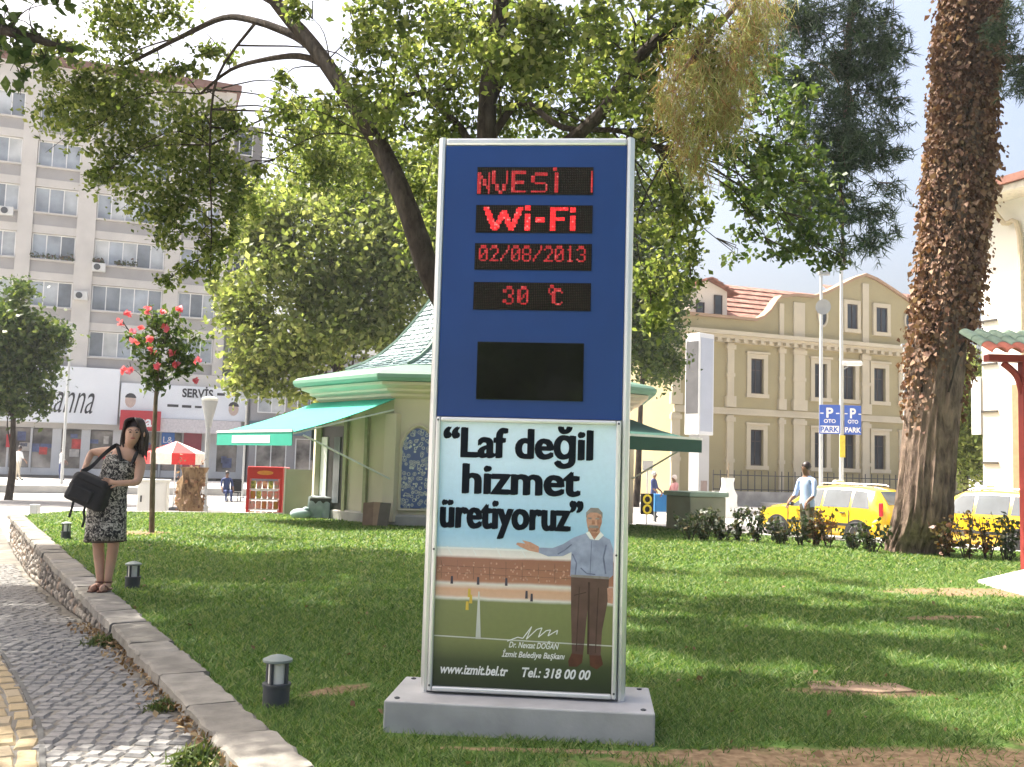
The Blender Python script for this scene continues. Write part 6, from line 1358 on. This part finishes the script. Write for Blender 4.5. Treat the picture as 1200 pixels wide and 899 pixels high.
# tapered street lamp
sl = P(239, 598, 30); sl.z = STREET-.05; hl = P(241, 466, 30).z-sl.z; o = empty('street_lamp', sl, 0, 'grey street lamp with flared bowl beside the stump', 'street lamp'); m_lg = mat('lamp_grey', (.30, .31, .31), .5, .08, 3)
b = MB(); b.lathe([(.12, 0), (.12, .3), (.07, .34), (.065, hl-.9), (.085, hl-.88)], 16); b.build('pole', m_lg, o, smooth=True); b = MB(); b.lathe([(.085, hl-.878), (.13, hl-.6), (.24, hl-.12), (.25, hl-.10)], 16); b.build('shade', m_lg, o, smooth=True)
b = MB(); b.lathe([(.23, hl-.098), (.25, hl-.02), (.10, hl+.04), (.01, hl+.05)], 16); b.build('diffuser', mat_lens(), o, smooth=True)
def pole(px, ytop, ybase, Y, r, label, name='light_pole', z0=None):
    p = P(px, ybase, Y); p.z = STREET-.05 if z0 is None else z0; h = P(px, ytop, Y).z-p.z; o = empty(name, p, 0, label, 'pole'); b = MB(); b.tube([(0, 0, 0), (0, 0, h*.5), (0, 0, h)], [r, r*.85, r*.65], 12); b.build('shaft', mat('galvanised', (.50, .51, .50), .5, .06, 2, metal=.3), o, smooth=True); b = MB(); b.lathe([(r*2.2, 0), (r*2.2, .04), (r*1.2, .08)], 12); b.build('base_plate', m_lg, o); return o, h
o, h = pole(962, 318, 575, 40, .09, 'tall thin steel pole with a small dish near the khaki gable'); b = MB(); b.lathe([(.02, 0), (.30, .10), (.32, .14), (.02, .06)], 16, Matrix.Translation((0, -.12, h-1.5)) @ Matrix.Rotation(R(100), 4, 'X')); b.build('dish', m_lg, o, smooth=True)
b = MB(); b.b2(-.12, .35, -.1, .1, h-.16, h); b.build('lamp_head', m_lg, o, bevel=.03)
o, h = pole(986, 300, 575, 36, .085, 'tall steel pole carrying blue parking signs and a floodlight')
zf = P(995, 428, 36).z-o.location.z; b = MB(); b.b2(.0, .75, -.14, .14, zf-.02, zf+.14); b.build('floodlight', mat('floodlight_white', (.68, .68, .68), .4), o, bevel=.05); b = MB(); b.tube([(0, 0, zf-.2), (.25, 0, zf-.05)], .03, 6); b.build('bracket', m_lg, o)
m_bsign = mat('parking_blue', (.05, .12, .48), .5, .05, 2); m_wl = mat('white_letter', (.8, .8, .8), .5)
zt_, zb_2 = P(986, 475, 36).z-o.location.z, P(986, 509, 36).z-o.location.z
for k, (xa, xb, ya) in enumerate(((-.80, -.06, R(-9)), (.06, .74, R(12)))):
    b = MB(); b.b2(xa, xb, -.115, -.095, zb_2, zt_); s_ = b.build('parking_sign', m_bsign, o, bevel=.008); s_.rotation_euler = (0, 0, ya)
    xm = (xa+xb)/2; lettering('P', s_, m_wl, (xm, -.118, zt_-.46), size=.5, bold=.015, align='CENTER'); lettering('\u0130ZMIT'[:0]+'OTO', s_, m_wl, (xm, -.118, zt_-.66), size=.19, bold=.005, align='CENTER')
    b = MB(); b.b2(xa+.04, xb-.04, -.1185, -.1155, zb_2+.04, zb_2+.30) if k == 0 else b.b2(xm-.30, xm-.26, -.1185, -.1155, zb_2+.05, zb_2+.06)
    b.build('sign_panel', m_wl, s_); lettering('PARK', s_, m_bsign if k == 0 else m_wl, (xm, -.1195, zb_2+.08), size=.26, bold=.008, align='CENTER')
    for dx in (-.28, .28): b = MB(); b.b2(xm+dx-.06, xm+dx+.06, -.1185, -.1155, zt_-.33, zt_-.29); b.build('sign_mark', m_wl, s_)
zy = P(986, 520, 36).z-o.location.z; b = MB(); b.b2(-.10, .10, -.125, -.1, zy-.5, zy+.3); b.build('yellow_plate', mat('yellow_plate', (.65, .50, .05), .5), o)
o, h = pole(72, 380, 565, 46, .07, 'slim street light in front of the white shop sign'); b = MB(); b.b2(-.5, .05, -.09, .09, h-.04, h+.06); b.build('lamp_head', m_lg, o, bevel=.02)
o, h = pole(284, 452, 575, 44, .05, 'slim sign pole beside the fascia near the kiosk tree'); b = MB(); b.b2(-.28, .28, -.09, -.06, h-.6, h); b.build('sign_plate', mat('grey_plate', (.42, .44, .44), .5), o)
o, h = pole(1060, 405, 575, 38, .05, 'dark slim lamp post in front of the khaki building near the pine', z0=None); b = MB(); b.b2(-.1, .5, -.08, .08, h-.05, h+.06); b.build('lamp_head', m_lg, o, bevel=.02)
# advertising tower
tw = P(819, 580, 42); tw.z = STREET-.03; o = empty('advertising_tower', tw, R(38), 'tall grey advertising tower in front of the khaki building', 'tower'); hT = P(819, 392, 42).z-tw.z; zm = P(819, 510, 42).z-tw.z
m_tw = mat('tower_white', (.62, .63, .64), .4, .05, 1); b = MB(); b.b2(-.52, .42, -.40, .40, zm, hT); b.build('cabinet', m_tw, o, bevel=.03)
b = MB(); b.b2(-.533, -.521, -.34, .34, zm+.9, hT-.35); b.build('poster_face', mat('grey_poster', (.10, .10, .105), .5, .15, 2), o); b = MB(); b.b2(-.44, .34, -.413, -.401, zm+.15, hT-.2); b.build('poster_face', mat('pale_blue_poster', (.40, .43, .50), .4, .06, 1), o)
b = MB(); b.b2(-.36, .30, -.28, .28, 0, zm-.003); b.build('column', mat('column_grey', (.42, .42, .42), .6, .06, 1), o); b = MB(); b.b2(-.22, .18, -.292, -.282, .25, 1.35); b.build('hatch', mat('hatch_brown', (.26, .2, .18), .7), o)
# planter block
pl = P(815, 617, 22.4); pl.z = -.10; o = empty('planter', pl, R(24), 'square grey concrete planter with green capping on the lawn edge', 'planter'); b = MB(); b.b2(-.48, .48, -.48, .48, -.2, .86); b.build('body', mat('planter_concrete', (.30, .30, .22), .9, .12, 2, .2, 12), o, bevel=.02); b = MB(); b.b2(-.53, .53, -.53, .53, .862, .97); b.build('cap', mat('planter_cap', (.28, .36, .29), .8, .1, 2), o, bevel=.02)
# white covered stand and sign stubs behind the planter
ws = P(853, 585, 38); ws.z = STREET-.05; o = empty('covered_stand', ws, 0, 'upright stand covered in white sheeting beyond the planter', 'stand'); b = MB(); rings = []
for i in range(8):
    z = i*.22; r = .42-.03*i+.03*math.sin(i*2); rings.append([(r*(1+.14*math.sin(5*a+i))*math.cos(a), r*.6*(1+.14*math.sin(5*a+i))*math.sin(a), z) for a in np.linspace(0, 2*math.pi, 16, endpoint=False)])
b.loft(rings); b.build('cover', m_white, o, smooth=True); b = MB(); b.tube([(0, 0, 1.4), (.02, 0, 2.1)], .03, 6); b.build('post', m_khaki, o)
ns = P(758, 590, 30); ns.z = STREET-.05; o = empty('number_sign', ns, R(5), 'white plate on a post above a yellow and black emblem', 'sign'); b = MB(); b.tube([(0, 0, 0), (0, 0, 2.0)], .03, 8); b.build('post', m_wframe, o); b = MB(); b.b2(-.16, .16, -.05, -.03, 1.75, 2.05); b.build('plate', m_pil, o)
m_yel = mat('sign_yellow', (.65, .52, .03), .5); b = MB(); b.b2(-.2, .2, -.05, -.035, .42, 1.05); pq = b.build('emblem_board', m_blk, o)
for z in (.58, .88): b = MB(); b.tube([(.11*math.cos(a), -.06, z+.12*math.sin(a)) for a in np.linspace(0, 2*math.pi, 14)], .035, 6, cap=False); b.build('emblem_ring', m_yel, pq)
# blue bin-like stall
bs = P(778, 585, 34); bs.z = STREET-.05; o = empty('blue_crate_stand', bs, 0, 'blue market crate stand behind the planter', 'stand'); b = MB(); b.b2(-.36, .30, -.25, .25, .35, .95); b.build('crate', mat('crate_blue', (.03, .20, .48), .5, .1, 3), o, bevel=.02)
for x in (-.3, .25): b = MB(); b.b2(x-.03, x+.03, -.2, .2, 0, .348); b.build('leg', m_dk, o)
# kerb post and rail at the far end of the path
kp = G(40, 600, -.35); kp = P(41, 597, 23.2); kp.z = STREET-.1; o = empty('kerb_post', kp, 0, 'short white kerb post at the far end of the lawn', 'post'); b = MB(); b.b2(-.09, .09, -.09, .09, 0, .62); b.build('post', m_pil, o, bevel=.015); b = MB(); b.b2(-.12, .12, -.12, .12, 0, .14); b.build('foot', m_dk, o)
# raised planting bench wall along the street, left
# ------------------------------------------------------------------ tiled canopy with red post
cp = G(1203, 671); o = empty('tiled_canopy', cp, 0, 'red timber post carrying a tiled canopy at the right edge', 'canopy'); m_redw = mat('red_timber', (.27, .035, .03), .6, .15, 4)
zt_c = P(1198, 442, cp.y).z; b = MB(); b.b2(-.05, .11, -.08, .08, 0, zt_c+.25); b.build('post', m_redw, o, bevel=.012)
b = MB(); b.tube(smooth_path([(-.02, 0, zt_c-.25), (-.10, 0, zt_c+.02), (-.3, 0, zt_c+.2)], 4), .05, 6); b.build('bracket', m_redw, o)
b = MB(); b.b2(-.55, 2.0, -.09, .09, zt_c+.22, zt_c+.32); b.build('beam', m_redw, o)
m_ct = mat('clay_tile', (.40, .12, .075), .8, .2, 6); m_ctg = mat('mossy_tile', (.22, .30, .22), .85, .2, 6)
tm = None
for r_ in range(3):
    for k in range(13):
        b = MB(); n = 8; R0 = .11; y0, y1 = -.45+r_*.32, -.05+r_*.32; z0, z1 = zt_c+.30+r_*.13, zt_c+.46+r_*.13; cx = -.58+k*.22
        ring = lambda y, z, R_: [(cx+R_*math.cos(a), y, z+R_*.75*math.sin(a)) for a in np.linspace(math.pi, 0, n)]+[(cx+(R_-.02)*math.cos(a), y, z+(R_-.02)*.75*math.sin(a)) for a in np.linspace(0, math.pi, n)]
        if k == 0 or True: b.loft([ring(y0, z0, R0), ring(y1, z1, R0*.9)]); b.build('tile', m_ct if r_ == 0 else m_ctg, o, smooth=True)
# ------------------------------------------------------------------ taxis
m_yl = mat('taxi_yellow', (.68, .44, .015), .22, .03, 1, spec=.5, coat=1.0); m_tglass = mat('car_glass', (.075, .09, .10), .04, .3, 1.5, spec=.6); m_tyre = mat('tyre', (.02, .02, .02), .8); m_rim = mat('rim', (.50, .50, .52), .35, .05, 5, metal=.6); m_trim = mat('car_trim', (.03, .03, .03), .6)
ST = [(-2.02, .42, .70, .86, .72, .66), (-1.97, .30, .80, .98, .78, .66), (-1.88, .25, .88, 1.12, .83, .64), (-1.62, .22, .92, 1.44, .85, .60), (-1.2, .20, .93, 1.51, .86, .60), (-.4, .20, .92, 1.53, .86, .61), (.22, .20, .91, 1.49, .86, .60), (.60, .20, .90, 1.31, .86, .63), (.95, .20, .90, 1.07, .86, .70), (1.15, .20, .89, .98, .86, .76), (1.6, .22, .83, .90, .84, .74), (1.9, .25, .74, .80, .80, .70), (2.05, .32, .56, .63, .70, .62)]
def stv(x): return [float(np.interp(x, [s[0] for s in ST], [s[i] for s in ST])) for i in range(1, 6)]
def sect(x):
    zb, zs, zt, wb, wt = stv(x); h = [(wb*.84, zb), (wb, zb+.13), (wb*1.01, (zb+zs)/2+.03), (wb*.985, zs), (wt, zt-.055), (wt*.84, zt)]
    return [(x, -y, z) for y, z in h]+[(x, y, z) for y, z in reversed(h)]
def taxi(loc, rz, label):
    t = empty('taxi', loc, rz, label, 'taxi', 'yellow taxis parked behind the shrubs'); b = MB(); xs_ = sorted(set([s[0] for s in ST]+list(np.arange(-1.8, 1.9, .2)))); b.loft([sect(x) for x in xs_]); b.build('body', m_yl, t, smooth=True)
    def side_pt(x, f, s, out=.008):
        zb, zs, zt, wb, wt = stv(x); y0, z0, y1, z1 = wb*.985, zs, wt, zt-.055; n = Vector((0, z1-z0, y0-y1)).normalized(); return (x, s*(y0+(y1-y0)*f+n.y*out), z0+(z1-z0)*f+n.z*out)
    for s in (-1, 1):
        for x0, x1, x2, x3 in ((-1.58, -1.05, -1.05, -1.40), (-.98, -.18, -.18, -.96), (-.10, .86, .30, -.10)):
            n = 5; bot = [side_pt(x0+(x1-x0)*i/n, .06, s) for i in range(n+1)]; topp = [side_pt(x3+(x2-x3)*i/n, .90, s) for i in range(n+1)]; b = MB(); b.add(bot+topp, [(i, i+1, n+2+i, n+1+i) for i in range(n)]); b.build('side_window', m_tglass, t, smooth=True)
        for x in (-1.0, -.14, .92):
            b = MB(); zb, zs, zt, wb, wt = stv(x); b.b2(x-.011, x+.011, s*(wb*1.012)-.003, s*(wb*1.012)+.003, .32, zs-.03); b.build('door_gap', m_trim, t)
        for x in (-.9, -.05): b = MB(); b.b2(x, x+.17, s*.877-.018, s*.877+.018, .80, .835); b.build('door_handle', m_trim, t, bevel=.008)
        b = MB(); b.b2(-1.0, .95, s*.875-.012, s*.875+.012, .48, .55); b.build('side_moulding', m_trim, t)
        b = MB(); b.ball((.72, s*.98, .99), (.07, .10, .065), 10, 7); b.build('mirror', m_trim, t, smooth=True)
        b = MB(); b.b2(-1.955, -1.85, s*.79-.03, s*.79+.05, .78, 1.12); b.build('tail_light', mat('tail_red', (.5, .02, .03), .3), t, bevel=.02)
        b = MB(); b.ball((1.93, s*.62, .69), (.10, .13, .08), 12, 8); b.build('headlight', mat('headlight', (.65, .67, .68), .1, spec=.7), t, smooth=True)
        for x in (-1.25, 1.28):
            Tm = Matrix.Translation((x, s*.80, .30)) @ Matrix.Rotation(math.pi/2, 4, 'X')
            b = MB(); b.lathe([(.365, -.085), (.365, .085)], 26, Tm); b.build('wheel_arch', m_trim, t)
            w = MB(); w.lathe([(.20, -.105), (.28, -.11), (.31, -.08), (.315, 0), (.31, .08), (.28, .11), (.20, .105)], 26, Tm); w = w.build('wheel', m_tyre, t, smooth=True)
            r_ = MB(); r_.lathe([(.205, -.085), (.205, .085)], 22, Tm); r_.build('rim_well', m_trim, w)
            for k in range(5):
                r_ = MB(); a = k*2*math.pi/5; r_.box((.11, 0, 0), (.20, .055, .20), Tm @ Matrix.Rotation(a, 4, 'Z')); r_.build('spoke', m_rim, w)
            r_ = MB(); r_.lathe([(.19, -.095), (.205, -.112), (.212, -.1), (.212, .1), (.205, .112), (.19, .095)], 22, Tm); r_.build('rim', m_rim, w, smooth=True)
    def top_quad(x0, x1, k, name, inset=.90, out=.012):
        n = 4; b = MB(); vs = []
        for i in range(n+1):
            x = x0+(x1-x0)*i/n; zb, zs, zt, wb, wt = stv(x); 
            for f in (-1, -.5, .5, 1): vs.append((x+out*k, f*wt*.86*inset, zt+out))
        b.add(vs, [(4*i+j_, 4*i+j_+1, 4*i+j_+5, 4*i+j_+4) for i in range(n) for j_ in range(3)]); b.build(name, m_tglass, t, smooth=True)
    top_quad(.30, .98, 1, 'windscreen'); top_quad(-1.66, -1.92, -1, 'rear_window')
    b = MB(); b.b2(-2.07, -1.9, -.78, .78, .36, .58); b.build('rear_bumper', m_yl, t, bevel=.05); b = MB(); b.b2(1.9, 2.10, -.72, .72, .30, .52); b.build('front_bumper', m_yl, t, bevel=.06)
    b = MB(); b.b2(-2.085, -2.07, -.26, .26, .42, .53); b.build('number_plate', m_pil, t)
    b = MB(); b.box((-.1, 0, 1.60), (.16, .46, .13), taper=.8); b.build('roof_light', mat('roof_light', (.70, .66, .50), .4), t, bevel=.03)
    for s in (-1, 1): b = MB(); b.tube([(-1.3, s*.52, 1.53), (-1.2, s*.52, 1.57), (.0, s*.52, 1.58), (.15, s*.52, 1.52)], .018, 6); b.build('roof_rail', m_rim, t, smooth=True)
    return t
hd = math.atan2(.80, -.60)
f = Vector((math.cos(hd), math.sin(hd), 0)); lft = Vector((-f.y, f.x, 0))
def taxi_at(rear_wheel, label): c = Vector(rear_wheel)+f*1.25-lft*.80; c.z = STREET-.075; return taxi(c, hd, label)
q = G(1006, 638, STREET-.05); taxi_at((q.x, q.y, 0), 'yellow taxi behind the man left of the pine trunk')
q = G(1196, 652, STREET-.05); taxi_at((q.x, q.y, 0), 'yellow taxi partly hidden by shrubs right of the pine trunk')
# ------------------------------------------------------------------ warm summer haze
b = MB(); b.b2(-130, 130, -40, 170, -2.0, 31.0); hz = b.build('haze', None, kind='stuff'); hz.data.materials.clear()
mh = bpy.data.materials.new('haze_air'); mh.use_nodes = True; nt = mh.node_tree; nt.nodes.clear()
out = nt.nodes.new('ShaderNodeOutputMaterial'); pv = nt.nodes.new('ShaderNodeVolumePrincipled'); pv.inputs['Color'].default_value = (.93, .95, 1, 1); pv.inputs['Density'].default_value = .00055; pv.inputs['Anisotropy'].default_value = .25
nt.links.new(pv.outputs[0], out.inputs['Volume']); hz.data.materials.append(mh)
tag(hz, 'thin pale summer haze over the whole square', 'haze', kind='stuff')
